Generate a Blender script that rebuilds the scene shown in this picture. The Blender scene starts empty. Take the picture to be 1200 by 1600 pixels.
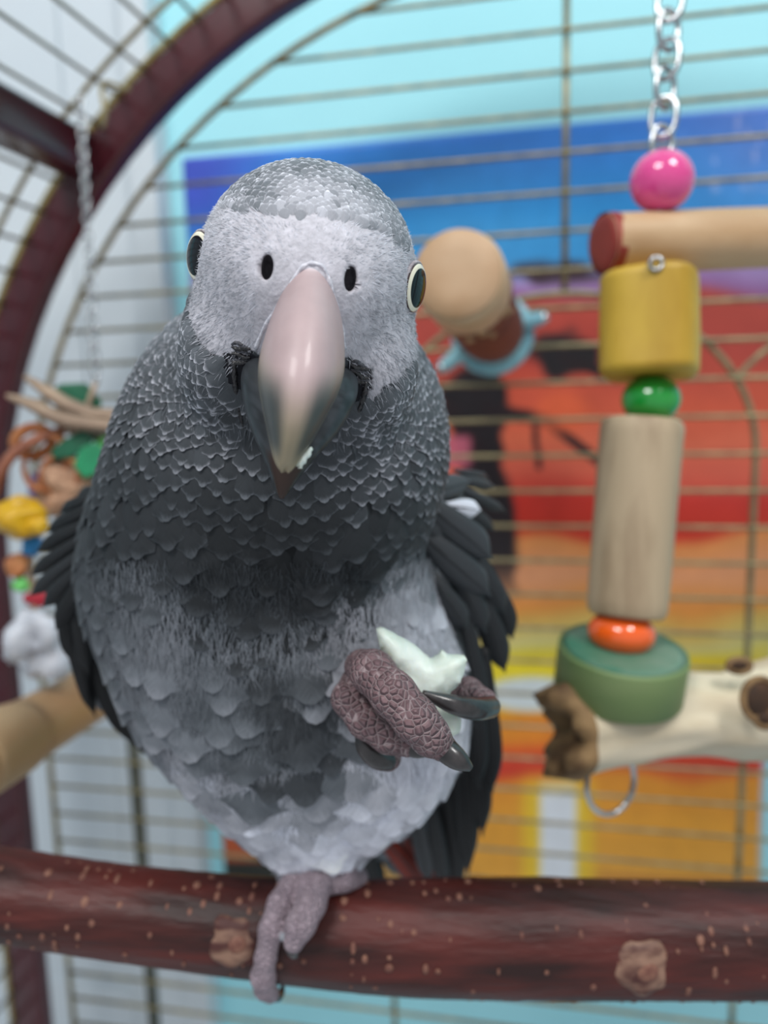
import bpy, math, random
import numpy as np
from mathutils import Vector, Matrix

random.seed(7)
rng = np.random.default_rng(7)
scene = bpy.context.scene
col = scene.collection

# ------------------------------------------------------------------ camera
FPX = 1250.0
CAM = np.array([0.0, 0.0, 1.35])
yaw, pit, rol = map(math.radians, (11.5, 8.41, 1.48))
FW = np.array([-math.sin(yaw) * math.cos(pit), math.cos(yaw) * math.cos(pit), -math.sin(pit)])
_rt = np.array([math.cos(yaw), math.sin(yaw), 0.0])
_up = np.cross(_rt, FW)
RT = math.cos(rol) * _rt - math.sin(rol) * _up
UP = math.cos(rol) * _up + math.sin(rol) * _rt
cd = bpy.data.cameras.new('camera')
cam = bpy.data.objects.new('camera', cd)
col.objects.link(cam)
M = Matrix.Identity(4)
for i in range(3):
    M[i][0], M[i][1], M[i][2], M[i][3] = RT[i], UP[i], -FW[i], CAM[i]
cam.matrix_world = M
cd.sensor_fit = 'VERTICAL'
cd.sensor_height = 36.0
cd.lens = 36.0 * FPX / 1600.0
cd.clip_start = 0.01
cd.clip_end = 30
cd.dof.use_dof = True
cd.dof.focus_distance = 0.149
cd.dof.aperture_fstop = 8.8
scene.camera = cam

# ------------------------------------------------------------------ light
world = bpy.data.worlds.new('room_light')
scene.world = world
world.use_nodes = True
bg = world.node_tree.nodes['Background']
bg.inputs[0].default_value = (0.86, 0.93, 1.0, 1)
bg.inputs[1].default_value = 0.62


def area(name, loc, aim, size, power, color=(1, 1, 1)):
    ld = bpy.data.lights.new(name, 'AREA')
    ld.shape = 'SQUARE'
    ld.size = size
    ld.energy = power
    ld.color = color
    o = bpy.data.objects.new(name, ld)
    col.objects.link(o)
    o.location = loc
    o.rotation_euler = (Vector(aim) - Vector(loc)).to_track_quat('-Z', 'Y').to_euler()
    return o


area('ceiling_light', (-0.35, -0.55, 2.42), (-0.05, 0.3, 1.3), 0.45, 15.0, (1.0, 0.98, 0.96))
area('ceiling_light.001', (0.60, -0.25, 2.42), (0.0, 0.35, 1.35), 0.35, 12.0, (1.0, 0.98, 0.96))

vs = scene.view_settings
vs.view_transform = 'Standard'
vs.look = 'None'
vs.exposure = 0.0
vs.gamma = 1.0
vs.use_curve_mapping = False
scene.cycles.use_denoising = True


# ------------------------------------------------------------------ helpers
def Cm(px, py, d):
    """camera-frame millimetres (x right, y up, z forward) of a pixel at depth d mm"""
    return np.array([(px - 600.0) * d / FPX, -(py - 800.0) * d / FPX, d])


def to_world(P):
    P = np.asarray(P, float)
    return CAM + (P[..., 0:1] * RT + P[..., 1:2] * UP + P[..., 2:3] * FW) * 0.001


def Wp(px, py, d):
    return to_world(Cm(px, py, d))


def Wy(px, py, Y):
    """where the line of sight of a pixel meets the plane y = Y"""
    r = FW + RT * (px - 600.0) / FPX - UP * (py - 800.0) / FPX
    return CAM + r * (Y / r[1])


def proj(P):
    return 600 + P[..., 0] / P[..., 2] * FPX, 800 - P[..., 1] / P[..., 2] * FPX


def lin(c):
    c = np.asarray(c, float)
    return np.where(c <= 0.04045, c / 12.92, ((c + 0.055) / 1.055) ** 2.4)


def L4(c):
    v = lin(c)
    return (float(v[0]), float(v[1]), float(v[2]), 1.0)


def hexc(h):
    return [int(h[i:i + 2], 16) / 255 for i in (0, 2, 4)]


def wloc(o):
    v = Vector((0, 0, 0))
    while o is not None:
        v += o.location
        o = o.parent
    return np.array(v)


def tag(o, label=None, cat=None, group=None, kind=None):
    if label: o['label'] = label
    if cat: o['category'] = cat
    if group: o['group'] = group
    if kind: o['kind'] = kind
    return o


def empty(name, loc, label=None, cat=None, group=None):
    o = bpy.data.objects.new(name, None)
    o.empty_display_size = 0.01
    o.location = tuple(float(a) for a in loc)
    col.objects.link(o)
    return tag(o, label, cat, group)


def mesh_obj(name, V, F, mat, parent=None, smooth=True, origin=None):
    V = np.asarray(V, float)
    me = bpy.data.meshes.new(name)
    o = bpy.data.objects.new(name, me)
    if parent is not None:
        V = V - wloc(parent)
        o.parent = parent
    elif origin is None:
        lo, hi = V.min(0), V.max(0)
        c = np.array([(lo[0] + hi[0]) / 2, (lo[1] + hi[1]) / 2, lo[2]])
        o.location = tuple(float(a) for a in c)
        V = V - c
    F = [f if isinstance(f, (list, tuple)) else tuple(int(i) for i in f) for f in F]
    me.from_pydata([tuple(v) for v in V.tolist()], [], F)
    if mat is not None:
        for m in (mat if isinstance(mat, (list, tuple)) else [mat]):
            me.materials.append(m)
    if smooth:
        me.polygons.foreach_set('use_smooth', [True] * len(me.polygons))
    me.update()
    col.objects.link(o)
    return o


def set_attr(o, name, rgb):
    a = o.data.color_attributes.new(name, 'FLOAT_COLOR', 'POINT')
    rgb = np.asarray(rgb, np.float32)
    buf = np.ones((len(rgb), 4), np.float32)
    buf[:, :3] = rgb
    a.data.foreach_set('color', buf.ravel())


def nrm(v):
    v = np.asarray(v, float)
    return v / np.maximum(np.linalg.norm(v, axis=-1, keepdims=True), 1e-12)


def spline(P, n):
    """Catmull-Rom through rows of P (any width), n samples"""
    P = np.asarray(P, float)
    m = len(P)
    t = np.linspace(0, m - 1, n)
    i = np.clip(t.astype(int), 0, m - 2)
    u = (t - i)[:, None]
    p0, p1, p2, p3 = P[np.clip(i - 1, 0, m - 1)], P[i], P[i + 1], P[np.clip(i + 2, 0, m - 1)]
    return 0.5 * ((2 * p1) + (-p0 + p2) * u + (2 * p0 - 5 * p1 + 4 * p2 - p3) * u ** 2 + (-p0 + 3 * p1 - 3 * p2 + p3) * u ** 3)


def tube(P, R, seg=10, closed=False, cap=True, flat=1.0, rough=0.0, up=None):
    """sweep; returns V, F.  R scalar or per point; flat squeezes one axis"""
    P = np.asarray(P, float)
    n = len(P)
    R = np.broadcast_to(np.asarray(R, float), (n,))
    if closed:
        T = nrm(np.roll(P, -1, 0) - np.roll(P, 1, 0))
    else:
        T = nrm(np.gradient(P, axis=0))
    a = np.array(up if up is not None else [0.0, 0.0, 1.0])
    if abs(np.dot(a, T[0])) > 0.95: a = np.array([1.0, 0.0, 0.0])
    N = np.zeros_like(P)
    x = nrm(a - T[0] * np.dot(a, T[0]))
    for i in range(n):
        x = nrm(x - T[i] * np.dot(x, T[i]))
        N[i] = x
    B = np.cross(T, N)
    th = np.linspace(0, 2 * math.pi, seg, endpoint=False)
    ring = N[:, None, :] * np.cos(th)[None, :, None] * flat + B[:, None, :] * np.sin(th)[None, :, None]
    rr = R[:, None] * np.ones((n, seg))
    if rough: rr = rr * (1 + rough * rng.standard_normal((n, seg)))
    V = (P[:, None, :] + ring * rr[..., None]).reshape(-1, 3)
    F = []
    m = n if closed else n - 1
    for i in range(m):
        j = (i + 1) % n
        for k in range(seg):
            l = (k + 1) % seg
            F.append((i * seg + k, i * seg + l, j * seg + l, j * seg + k))
    if cap and not closed:
        F.append(tuple(range(seg - 1, -1, -1)))
        F.append(tuple((n - 1) * seg + k for k in range(seg)))
    return V, F


class MB:
    def __init__(self):
        self.V, self.F, self.n = [], [], 0

    def add(self, V, F):
        V = np.asarray(V, float)
        self.V.append(V)
        self.F += [tuple(int(i) + self.n for i in f) for f in F]
        self.n += len(V)
        return self

    def build(self, name, mat, parent=None, smooth=True):
        return mesh_obj(name, np.concatenate(self.V), self.F, mat, parent, smooth)


def box(lo, hi):
    lo, hi = np.array(lo, float), np.array(hi, float)
    V = np.array([[(lo, hi)[i][0], (lo, hi)[j][1], (lo, hi)[k][2]] for i in (0, 1) for j in (0, 1) for k in (0, 1)])
    F = [(0, 1, 3, 2), (4, 6, 7, 5), (0, 4, 5, 1), (2, 3, 7, 6), (0, 2, 6, 4), (1, 5, 7, 3)]
    return V, F


def lathe(profile, center, axis, seg=28, up=None):
    """profile rows (r, h); revolved about axis through center"""
    axis = nrm(axis)
    a = np.array([1.0, 0, 0]) if abs(axis[0]) < 0.8 else np.array([0, 1.0, 0])
    if up is not None: a = np.array(up)
    X = nrm(a - axis * np.dot(a, axis))
    Yv = np.cross(axis, X)
    th = np.linspace(0, 2 * math.pi, seg, endpoint=False)
    V = []
    for r, h in profile:
        V.append(np.array(center) + axis * h + r * (np.cos(th)[:, None] * X + np.sin(th)[:, None] * Yv))
    V = np.concatenate(V)
    F = []
    n = len(profile)
    for i in range(n - 1):
        for k in range(seg):
            l = (k + 1) % seg
            F.append((i * seg + k, i * seg + l, (i + 1) * seg + l, (i + 1) * seg + k))
    F.append(tuple(range(seg - 1, -1, -1)))
    F.append(tuple((n - 1) * seg + k for k in range(seg)))
    return V, F


def ball(c, r, axes=None, nu=24, nv=16):
    """ellipsoid; axes = 3x3 rows, r = 3 radii"""
    r = np.broadcast_to(np.asarray(r, float), (3,))
    A = np.eye(3) if axes is None else np.asarray(axes)
    V = [np.array([0, 0, 1.0])]
    for i in range(1, nv):
        t = math.pi * i / nv
        for j in range(nu):
            p = 2 * math.pi * j / nu
            V.append(np.array([math.sin(t) * math.cos(p), math.sin(t) * math.sin(p), math.cos(t)]))
    V.append(np.array([0, 0, -1.0]))
    V = np.array(V)
    F = []
    for j in range(nu): F.append((0, 1 + j, 1 + (j + 1) % nu))
    for i in range(nv - 2):
        for j in range(nu):
            a, b = 1 + i * nu + j, 1 + i * nu + (j + 1) % nu
            F.append((a, a + nu, b + nu, b))
    e = len(V) - 1
    for j in range(nu): F.append((e, 1 + (nv - 2) * nu + (j + 1) % nu, 1 + (nv - 2) * nu + j))
    return np.array(c) + (V * r) @ A, F


# ------------------------------------------------------------------ materials
def new_mat(name):
    m = bpy.data.materials.new(name)
    m.use_nodes = True
    return m, m.node_tree.nodes, m.node_tree.links, m.node_tree.nodes['Principled BSDF']


def mat(name, c1, rough=0.5, metal=0.0, c2=None, scale=40.0, detail=3.0, stretch=(1, 1, 1), bump=0.0, bump_scale=None,
        spec=0.5, coat=0.0, sss=0.0, ramp=(0.35, 0.65), trans=0.0):
    m, N, Lk, b = new_mat(name)
    b.inputs['Roughness'].default_value = rough
    b.inputs['Metallic'].default_value = metal
    b.inputs['Specular IOR Level'].default_value = spec
    b.inputs['Coat Weight'].default_value = coat
    b.inputs['Transmission Weight'].default_value = trans
    if sss:
        b.inputs['Subsurface Weight'].default_value = sss
        b.inputs['Subsurface Radius'].default_value = (0.004, 0.003, 0.002)
        b.inputs['Subsurface Scale'].default_value = 1.0
    b.inputs['Base Color'].default_value = L4(c1)
    tc = N.new('ShaderNodeTexCoord')
    mp = N.new('ShaderNodeMapping')
    mp.inputs['Scale'].default_value = stretch
    Lk.new(tc.outputs['Object'], mp.inputs['Vector'])
    nz = N.new('ShaderNodeTexNoise')
    nz.inputs['Scale'].default_value = scale
    nz.inputs['Detail'].default_value = detail
    Lk.new(mp.outputs[0], nz.inputs['Vector'])
    if c2 is not None:
        r = N.new('ShaderNodeValToRGB')
        r.color_ramp.elements[0].position, r.color_ramp.elements[1].position = ramp
        r.color_ramp.elements[0].color, r.color_ramp.elements[1].color = L4(c1), L4(c2)
        Lk.new(nz.outputs['Fac'], r.inputs['Fac'])
        Lk.new(r.outputs['Color'], b.inputs['Base Color'])
    if bump:
        bp = N.new('ShaderNodeBump')
        bp.inputs['Strength'].default_value = bump
        bp.inputs['Distance'].default_value = 0.001
        if bump_scale:
            n2 = N.new('ShaderNodeTexNoise')
            n2.inputs['Scale'].default_value = bump_scale
            n2.inputs['Detail'].default_value = 4
            Lk.new(mp.outputs[0], n2.inputs['Vector'])
            Lk.new(n2.outputs['Fac'], bp.inputs['Height'])
        else:
            Lk.new(nz.outputs['Fac'], bp.inputs['Height'])
        Lk.new(bp.outputs[0], b.inputs['Normal'])
    return m


def mat_attr(name, rough=0.6, spec=0.3, attr='Col', nscale=300.0, namt=0.15, bump=0.0, coat=0.0, sheen=0.0, sss=0.0):
    m, N, Lk, b = new_mat(name)
    b.inputs['Roughness'].default_value = rough
    b.inputs['Specular IOR Level'].default_value = spec
    b.inputs['Coat Weight'].default_value = coat
    b.inputs['Sheen Weight'].default_value = sheen
    if sss:
        b.inputs['Subsurface Weight'].default_value = sss
        b.inputs['Subsurface Radius'].default_value = (0.003, 0.002, 0.0015)
        b.inputs['Subsurface Scale'].default_value = 1.0
    at = N.new('ShaderNodeAttribute')
    at.attribute_name = attr
    tc = N.new('ShaderNodeTexCoord')
    nz = N.new('ShaderNodeTexNoise')
    nz.inputs['Scale'].default_value = nscale
    nz.inputs['Detail'].default_value = 3
    Lk.new(tc.outputs['Object'], nz.inputs['Vector'])
    mr = N.new('ShaderNodeMapRange')
    mr.inputs[1].default_value, mr.inputs[2].default_value = 0.3, 0.7
    mr.inputs[3].default_value, mr.inputs[4].default_value = 1 - namt, 1 + namt
    Lk.new(nz.outputs['Fac'], mr.inputs[0])
    mx = N.new('ShaderNodeVectorMath')
    mx.operation = 'SCALE'
    Lk.new(at.outputs['Color'], mx.inputs[0])
    Lk.new(mr.outputs[0], mx.inputs['Scale'])
    Lk.new(mx.outputs[0], b.inputs['Base Color'])
    if bump:
        bp = N.new('ShaderNodeBump')
        bp.inputs['Strength'].default_value = bump
        bp.inputs['Distance'].default_value = 0.0006
        Lk.new(nz.outputs['Fac'], bp.inputs['Height'])
        Lk.new(bp.outputs[0], b.inputs['Normal'])
    return m


def mat_feather(name, rough=0.55, spec=0.25, edge=(0.62, 1.0), barb=0.18, rimside=0.3):
    """vane colour from 'Col', rim colour from 'Edge', barb streaks from the blade's own UV"""
    m, N, Lk, b = new_mat(name)
    b.inputs['Roughness'].default_value = rough
    b.inputs['Specular IOR Level'].default_value = spec
    a1 = N.new('ShaderNodeAttribute'); a1.attribute_name = 'Col'
    a2 = N.new('ShaderNodeAttribute'); a2.attribute_name = 'Edge'
    uv = N.new('ShaderNodeUVMap')
    sp = N.new('ShaderNodeSeparateXYZ')
    Lk.new(uv.outputs[0], sp.inputs[0])

    def mth(op, a, bb=None, c=None):
        n = N.new('ShaderNodeMath'); n.operation = op
        for i, v in enumerate((a, bb, c)):
            if v is None: continue
            if isinstance(v, (int, float)): n.inputs[i].default_value = v
            else: Lk.new(v, n.inputs[i])
        return n.outputs[0]
    t = mth('ABSOLUTE', mth('MULTIPLY_ADD', sp.outputs[0], 2.0, -1.0))
    s = sp.outputs[1]
    # distance from the middle of the blade: across (t) and towards the tip (s)
    r = mth('SQRT', mth('ADD', mth('MULTIPLY', mth('POWER', t, 3.0), rimside), mth('MULTIPLY', mth('POWER', s, 5.0), 0.95)))
    fine = N.new('ShaderNodeTexNoise')
    fine.inputs['Scale'].default_value = 1.0
    fine.inputs['Detail'].default_value = 3.0
    cmb = N.new('ShaderNodeCombineXYZ')
    Lk.new(mth('MULTIPLY', mth('SUBTRACT', s, mth('MULTIPLY', t, 0.55)), 46.0), cmb.inputs[0])
    Lk.new(mth('MULTIPLY', sp.outputs[0], 5.0), cmb.inputs[1])
    Lk.new(a1.outputs['Alpha'], cmb.inputs[2])
    Lk.new(cmb.outputs[0], fine.inputs['Vector'])
    jig = mth('ADD', r, mth('MULTIPLY', mth('SUBTRACT', fine.outputs['Fac'], 0.5), 0.35))
    mr = N.new('ShaderNodeMapRange')
    mr.interpolation_type = 'SMOOTHSTEP'
    mr.inputs[1].default_value, mr.inputs[2].default_value = edge
    Lk.new(jig, mr.inputs[0])
    mix = N.new('ShaderNodeMix'); mix.data_type = 'RGBA'
    Lk.new(mr.outputs[0], mix.inputs[0])
    Lk.new(a1.outputs['Color'], mix.inputs[6])
    Lk.new(a2.outputs['Color'], mix.inputs[7])
    sc = N.new('ShaderNodeVectorMath'); sc.operation = 'SCALE'
    Lk.new(mix.outputs[2], sc.inputs[0])
    Lk.new(mth('MULTIPLY_ADD', mth('SUBTRACT', fine.outputs['Fac'], 0.5), barb * 4, 1.0), sc.inputs['Scale'])
    Lk.new(sc.outputs[0], b.inputs['Base Color'])
    bp = N.new('ShaderNodeBump')
    bp.inputs['Strength'].default_value = 0.25
    bp.inputs['Distance'].default_value = 0.0003
    Lk.new(fine.outputs['Fac'], bp.inputs['Height'])
    Lk.new(bp.outputs[0], b.inputs['Normal'])
    return m


def mat_scales(name, c_skin, c_line, c_var, cell=0.0016, rough=0.55):
    """scaly foot skin: voronoi plates with pale dry lines between them"""
    m, N, Lk, b = new_mat(name)
    b.inputs['Roughness'].default_value = rough
    b.inputs['Specular IOR Level'].default_value = 0.4
    tc = N.new('ShaderNodeTexCoord')
    vo = N.new('ShaderNodeTexVoronoi'); vo.feature = 'DISTANCE_TO_EDGE'
    vo.inputs['Scale'].default_value = 1 / cell
    v2 = N.new('ShaderNodeTexVoronoi'); v2.inputs['Scale'].default_value = 1 / cell
    nz = N.new('ShaderNodeTexNoise'); nz.inputs['Scale'].default_value = 180
    for n in (vo, v2, nz): Lk.new(tc.outputs['Object'], n.inputs['Vector'])
    mixa = N.new('ShaderNodeMix'); mixa.data_type = 'RGBA'
    mixa.inputs[6].default_value, mixa.inputs[7].default_value = L4(c_skin), L4(c_var)
    Lk.new(nz.outputs['Fac'], mixa.inputs[0])
    mr = N.new('ShaderNodeMapRange'); mr.interpolation_type = 'SMOOTHSTEP'
    mr.inputs[1].default_value, mr.inputs[2].default_value = 0.01, 0.07
    mr.inputs[3].default_value, mr.inputs[4].default_value = 0.40, 0.0
    Lk.new(vo.outputs['Distance'], mr.inputs[0])
    mixb = N.new('ShaderNodeMix'); mixb.data_type = 'RGBA'
    Lk.new(mr.outputs[0], mixb.inputs[0])
    Lk.new(mixa.outputs[2], mixb.inputs[6])
    mixb.inputs[7].default_value = L4(c_line)
    Lk.new(mixb.outputs[2], b.inputs['Base Color'])
    bp = N.new('ShaderNodeBump')
    bp.inputs['Strength'].default_value = 0.9
    bp.inputs['Distance'].default_value = 0.0008
    mh = N.new('ShaderNodeMapRange')
    mh.inputs[1].default_value, mh.inputs[2].default_value = 0.0, 0.3
    Lk.new(vo.outputs['Distance'], mh.inputs[0])
    Lk.new(mh.outputs[0], bp.inputs['Height'])
    Lk.new(bp.outputs[0], b.inputs['Normal'])
    return m


MT = {}
MT['wall'] = mat('aqua_wall_paint', (0.60, 0.85, 0.89), 0.6, c2=(0.63, 0.87, 0.91), scale=6, bump=0.05, bump_scale=300)
MT['ceiling'] = mat('white_ceiling_paint', (0.84, 0.86, 0.87), 0.8, c2=(0.80, 0.83, 0.85), scale=4)
MT['door'] = mat('white_door_paint', (0.79, 0.82, 0.84), 0.45, c2=(0.75, 0.79, 0.82), scale=5)
MT['left_wall'] = mat('pale_grey_wall_paint', (0.66, 0.71, 0.74), 0.7, c2=(0.70, 0.74, 0.77), scale=5)
MT['maroon'] = mat('maroon_enamel', (0.29, 0.06, 0.11), 0.28, c2=(0.25, 0.05, 0.09), scale=30, coat=0.3)
MT['brass'] = mat('dull_brass_wire', (0.62, 0.57, 0.43), 0.42, 0.6, c2=(0.50, 0.46, 0.35), scale=120)
MT['brass_bright'] = mat('bright_brass', (0.74, 0.66, 0.42), 0.25, 0.85, c2=(0.66, 0.58, 0.36), scale=60)
MT['dark_rod'] = mat('dark_brass_rod', (0.33, 0.34, 0.31), 0.5, 0.3, c2=(0.27, 0.28, 0.25), scale=80)
MT['steel'] = mat('zinc_chain_steel', (0.78, 0.79, 0.80), 0.22, 1.0, c2=(0.68, 0.69, 0.70), scale=200)
MT['bark'] = mat('red_brown_bark', (0.32, 0.125, 0.105), 0.5, c2=(0.16, 0.07, 0.06), scale=75, detail=8, stretch=(0.22, 1, 1.6), bump=0.9, bump_scale=210, ramp=(0.38, 0.64), spec=0.35)
MT['lenticel'] = mat('bark_lenticel', (0.52, 0.36, 0.29), 0.7, c2=(0.40, 0.24, 0.20), scale=500)
MT['knot'] = mat('bare_knot_wood', (0.54, 0.41, 0.34), 0.65, c2=(0.27, 0.12, 0.10), scale=190, detail=7, stretch=(0.6, 1, 1.6), bump=0.5, ramp=(0.40, 0.62))
MT['dowel'] = mat('pale_dowel_wood', (0.74, 0.61, 0.46), 0.55, c2=(0.66, 0.52, 0.37), scale=35, detail=4, stretch=(1, 0.15, 1), bump=0.1)
MT['endgrain'] = mat('pale_end_grain', (0.76, 0.63, 0.50), 0.6, c2=(0.70, 0.56, 0.42), scale=45, detail=3)
MT['peeled'] = mat('peeled_pale_wood', (0.87, 0.75, 0.61), 0.5, c2=(0.80, 0.66, 0.51), scale=60, detail=4, bump=0.1)
MT['rustbark'] = mat('rust_brown_bark', (0.48, 0.24, 0.16), 0.6, c2=(0.38, 0.17, 0.12), scale=60, detail=4, bump=0.3)
MT['bleached'] = mat('grey_beige_wood', (0.68, 0.60, 0.49), 0.6, c2=(0.50, 0.41, 0.31), scale=85, detail=6, stretch=(1, 1, 0.14), bump=0.3, ramp=(0.42, 0.68))
MT['branch'] = mat('peeled_branch_wood', (0.80, 0.68, 0.54), 0.5, c2=(0.70, 0.56, 0.41), scale=40, detail=4, stretch=(0.25, 1, 1), bump=0.15)
MT['root'] = mat('bleached_root_wood', (0.85, 0.80, 0.70), 0.55, c2=(0.72, 0.63, 0.48), scale=55, detail=5, stretch=(0.25, 1, 1), bump=0.4, ramp=(0.4, 0.75))
MT['rootend'] = mat('rough_brown_bark_end', (0.58, 0.46, 0.31), 0.8, c2=(0.36, 0.26, 0.16), scale=110, detail=5, bump=1.0)
MT['hole'] = mat('dark_wood_hollow', (0.20, 0.13, 0.08), 0.8, c2=(0.28, 0.18, 0.10), scale=150)
MT['redend'] = mat('red_stained_wood', (0.58, 0.20, 0.16), 0.6, c2=(0.50, 0.16, 0.13), scale=100)
MT['yellow'] = mat('yellow_stained_wood', (0.78, 0.64, 0.22), 0.5, c2=(0.66, 0.51, 0.12), scale=45, detail=4, stretch=(1, 1, 0.35), bump=0.1)
MT['greenwood'] = mat('green_stained_wood', (0.36, 0.47, 0.27), 0.55, c2=(0.47, 0.54, 0.35), scale=45, detail=4, stretch=(0.3, 0.3, 1), bump=0.2)
MT['greentop'] = mat('green_stained_end_grain', (0.20, 0.44, 0.34), 0.5, c2=(0.42, 0.52, 0.44), scale=45)
for nm, c in dict(pink=(0.90, 0.30, 0.58), green=(0.10, 0.58, 0.20), orange=(0.96, 0.38, 0.10)).items():
    MT[nm] = mat(nm + '_glossy_bead', c, 0.15, coat=0.6, c2=tuple(x * 0.95 for x in c), scale=40)
MT['flange'] = mat('aqua_plastic_washer', (0.55, 0.76, 0.80), 0.25, c2=(0.45, 0.64, 0.70), scale=60)

# ------------------------------------------------------------------ setting
YP = 0.435            # plane of the cage's back panel (from the camera)
YW = 0.520            # back wall
Z0 = CAM[2]


def structure(name, V, F, m, parent=None):
    o = mesh_obj(name, V, F, m, parent, smooth=False)
    if parent is None: o['kind'] = 'structure'
    return o


structure('wall_back', *box((-1.6, YW, Z0 - 1.35), (1.6, YW + 0.08, Z0 + 1.15)), MT['wall'])
structure('wall_left', *box((-1.68, -1.2, Z0 - 1.35), (-1.6, YW + 0.08, Z0 + 1.15)), MT['left_wall'])
structure('ceiling', *box((-1.68, -1.2, Z0 + 1.15), (1.6, YW + 0.08, Z0 + 1.2)), MT['ceiling'])
door = structure('door_1', *box((-1.05, YW - 0.012, Z0 - 1.35), (-0.262, YW, Z0 + 0.75)), MT['door'])
xt = -0.262
structure('door_trim', *box((xt - 0.002, YW - 0.018, Z0 - 1.35), (xt + 0.016, YW, Z0 + 0.766)), MT['door'], door)
structure('door_trim', *box((-1.066, YW - 0.018, Z0 + 0.748), (xt + 0.016, YW, Z0 + 0.766)), MT['door'], door)
for xa, xb in ((-0.62, -0.31), (-0.98, -0.67)):
    for za, zb in ((-1.15, -0.45), (-0.37, 0.66)):
        structure('door_panel', *box((xa, YW - 0.015, Z0 + za), (xb, YW - 0.006, Z0 + zb)), MT['door'], door)

# poster -------------------------------------------------------------
px0, px1 = -0.196 * YW / YP, 0.1165 * YW / YP
pz1, pz0 = 0.1305 * YW / YP, -0.315 * YW / YP
NU, NV = 190, 250
uu, vv = np.meshgrid(np.linspace(px0, px1, NU), np.linspace(pz1, pz0, NV))
PW = np.stack([uu, np.full_like(uu, YW - 0.002), vv + Z0], -1).reshape(-1, 3)
rel = PW - CAM
qx = 600 + FPX * (rel @ RT) / (rel @ FW)          # print designed on a 1200 x 1600 sketch
qy = 800 - FPX * (rel @ UP) / (rel @ FW)


def ss(a, b, x):
    t = np.clip((x - a) / (b - a), 0, 1)
    return t * t * (3 - 2 * t)


def vnoise(x, y, seed):
    r = np.random.default_rng(seed)
    G = r.random((64, 64))
    xi, yi = np.floor(x).astype(int), np.floor(y).astype(int)
    fx, fy = x - xi, y - yi
    fx, fy = fx * fx * (3 - 2 * fx), fy * fy * (3 - 2 * fy)
    g = lambda i, j: G[(xi + i) % 64, (yi + j) % 64]
    return (g(0, 0) * (1 - fx) + g(1, 0) * fx) * (1 - fy) + (g(0, 1) * (1 - fx) + g(1, 1) * fx) * fy


wob = (vnoise(qx / 120, qy / 40, 1) - 0.5) * 40
yy = qy + wob + (qx - 900) * 0.02
stops = [(150, '3a6fd0'), (260, '2e86d6'), (330, '2b95dc'), (395, '3f9ddb'), (430, 'a98fc4'), (455, '9a6aa0'), (475, 'b8483c'), (560, 'b5453a'), (640, 'd35a3e'),
         (700, 'd9694b'), (745, 'd8604a'), (785, 'c53228'), (830, 'c2301f'), (850, 'd98a4c'), (900, 'd99468'), (950, 'd88a3a'), (985, 'cdb05a'),
         (1015, 'c9c07a'), (1040, 'd9c21c'), (1065, 'e8d21e'), (1100, 'dcbf20'), (1135, 'e08a1c'), (1160, 'd9541c'), (1195, 'c8301a'),
         (1220, 'd88a22'), (1300, 'd9962a'), (1370, 'd89a34'), (1385, 'c08030'), (1480, 'b07030')]
sy = np.array([s[0] for s in stops]); sc = np.array([hexc(s[1]) for s in stops])
colr = np.stack([np.interp(yy, sy, sc[:, i]) for i in range(3)], -1)


def over(mask, c):
    global colr
    colr = colr * (1 - mask[:, None]) + np.array(hexc(c))[None, :] * mask[:, None]


over(ss(470, 300, qx) * ss(420, 300, qy) * 0.9, '3a48b4')                       # violet corner of the sky
over(ss(960, 1180, qx) * ss(420, 250, qy) * 0.45, '7d8fd8')
sp_ = vnoise(qx / 9, qy / 14, 5)
over(ss(0.80, 0.9, sp_) * ss(1040, 1120, qx) * ss(400, 330, qy) * 0.55, 'c8c4ee')  # pale specks
dn = vnoise(qx / 28, qy / 22, 9)
over(ss(0.0, 1.0, 1.15 - ((qx - 870) / 95) ** 2 - ((qy - 425) / 24) ** 2 + (dn - 0.5)), '3a2630')    # crown of the dark tree
over(ss(-0.1, 0.6, 1 - ((qx - 880) / 62) ** 2 - ((qy - 552) / 40) ** 2 + (dn - 0.5) * 0.8), '201c20')
over(ss(-0.1, 0.6, 1 - ((qx - 735) / 60) ** 2 - ((qy - 620) / 40) ** 2 + (dn - 0.5) * 1.2), '1c181c')
trunk = 752 + (qy - 600) * 0.05 + np.sin(qy / 60) * 6
over(ss(40, 28, np.abs(qx - trunk) + (dn - 0.5) * 16) * ss(560, 590, qy) * ss(960, 860, qy), '221c20')
for (ax, ay, bx, by, w) in ((760, 640, 850, 655, 11), (850, 655, 935, 720, 8), (835, 655, 842, 730, 5), (880, 560, 965, 590, 10), (700, 640, 745, 700, 14)):
    dx, dy = bx - ax, by - ay
    t = np.clip(((qx - ax) * dx + (qy - ay) * dy) / (dx * dx + dy * dy), 0, 1)
    over(ss(w * 1.2, w * 0.6, np.hypot(qx - ax - t * dx, qy - ay - t * dy)), '241a1e')
over(ss(28, 14, np.abs(qx - 715)) * ss(30, 18, np.abs(qy - 705)) * 0.9, 'c8647a')
over(ss(44, 20, np.hypot((qx - 878) / 1.3, qy - 645)) * 0.8, 'e2633c')
over(ss(-0.2, 0.5, 1 - ((qx - 835) / 90) ** 2 - ((qy - 1085) / 30) ** 2), 'cfd8da')   # light on the water
over(ss(70, 40, np.abs(qx - 872)) * ss(1190, 1250, qy) * 0.8, 'e0c026')
over(ss(36, 22, np.abs(qx - 872)) * ss(1205, 1250, qy), 'd8dde4')
over(ss(900, 1000, qx) * ss(1000, 1100, qy) * ss(1180, 1120, qy) * 0.6, 'd9a030')
over(ss(560, 450, qx) * ss(1140, 1230, qy), 'b5532a')
over(ss(600, 520, qx) * ss(1342, 1350, qy), '1c1f18')
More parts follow.
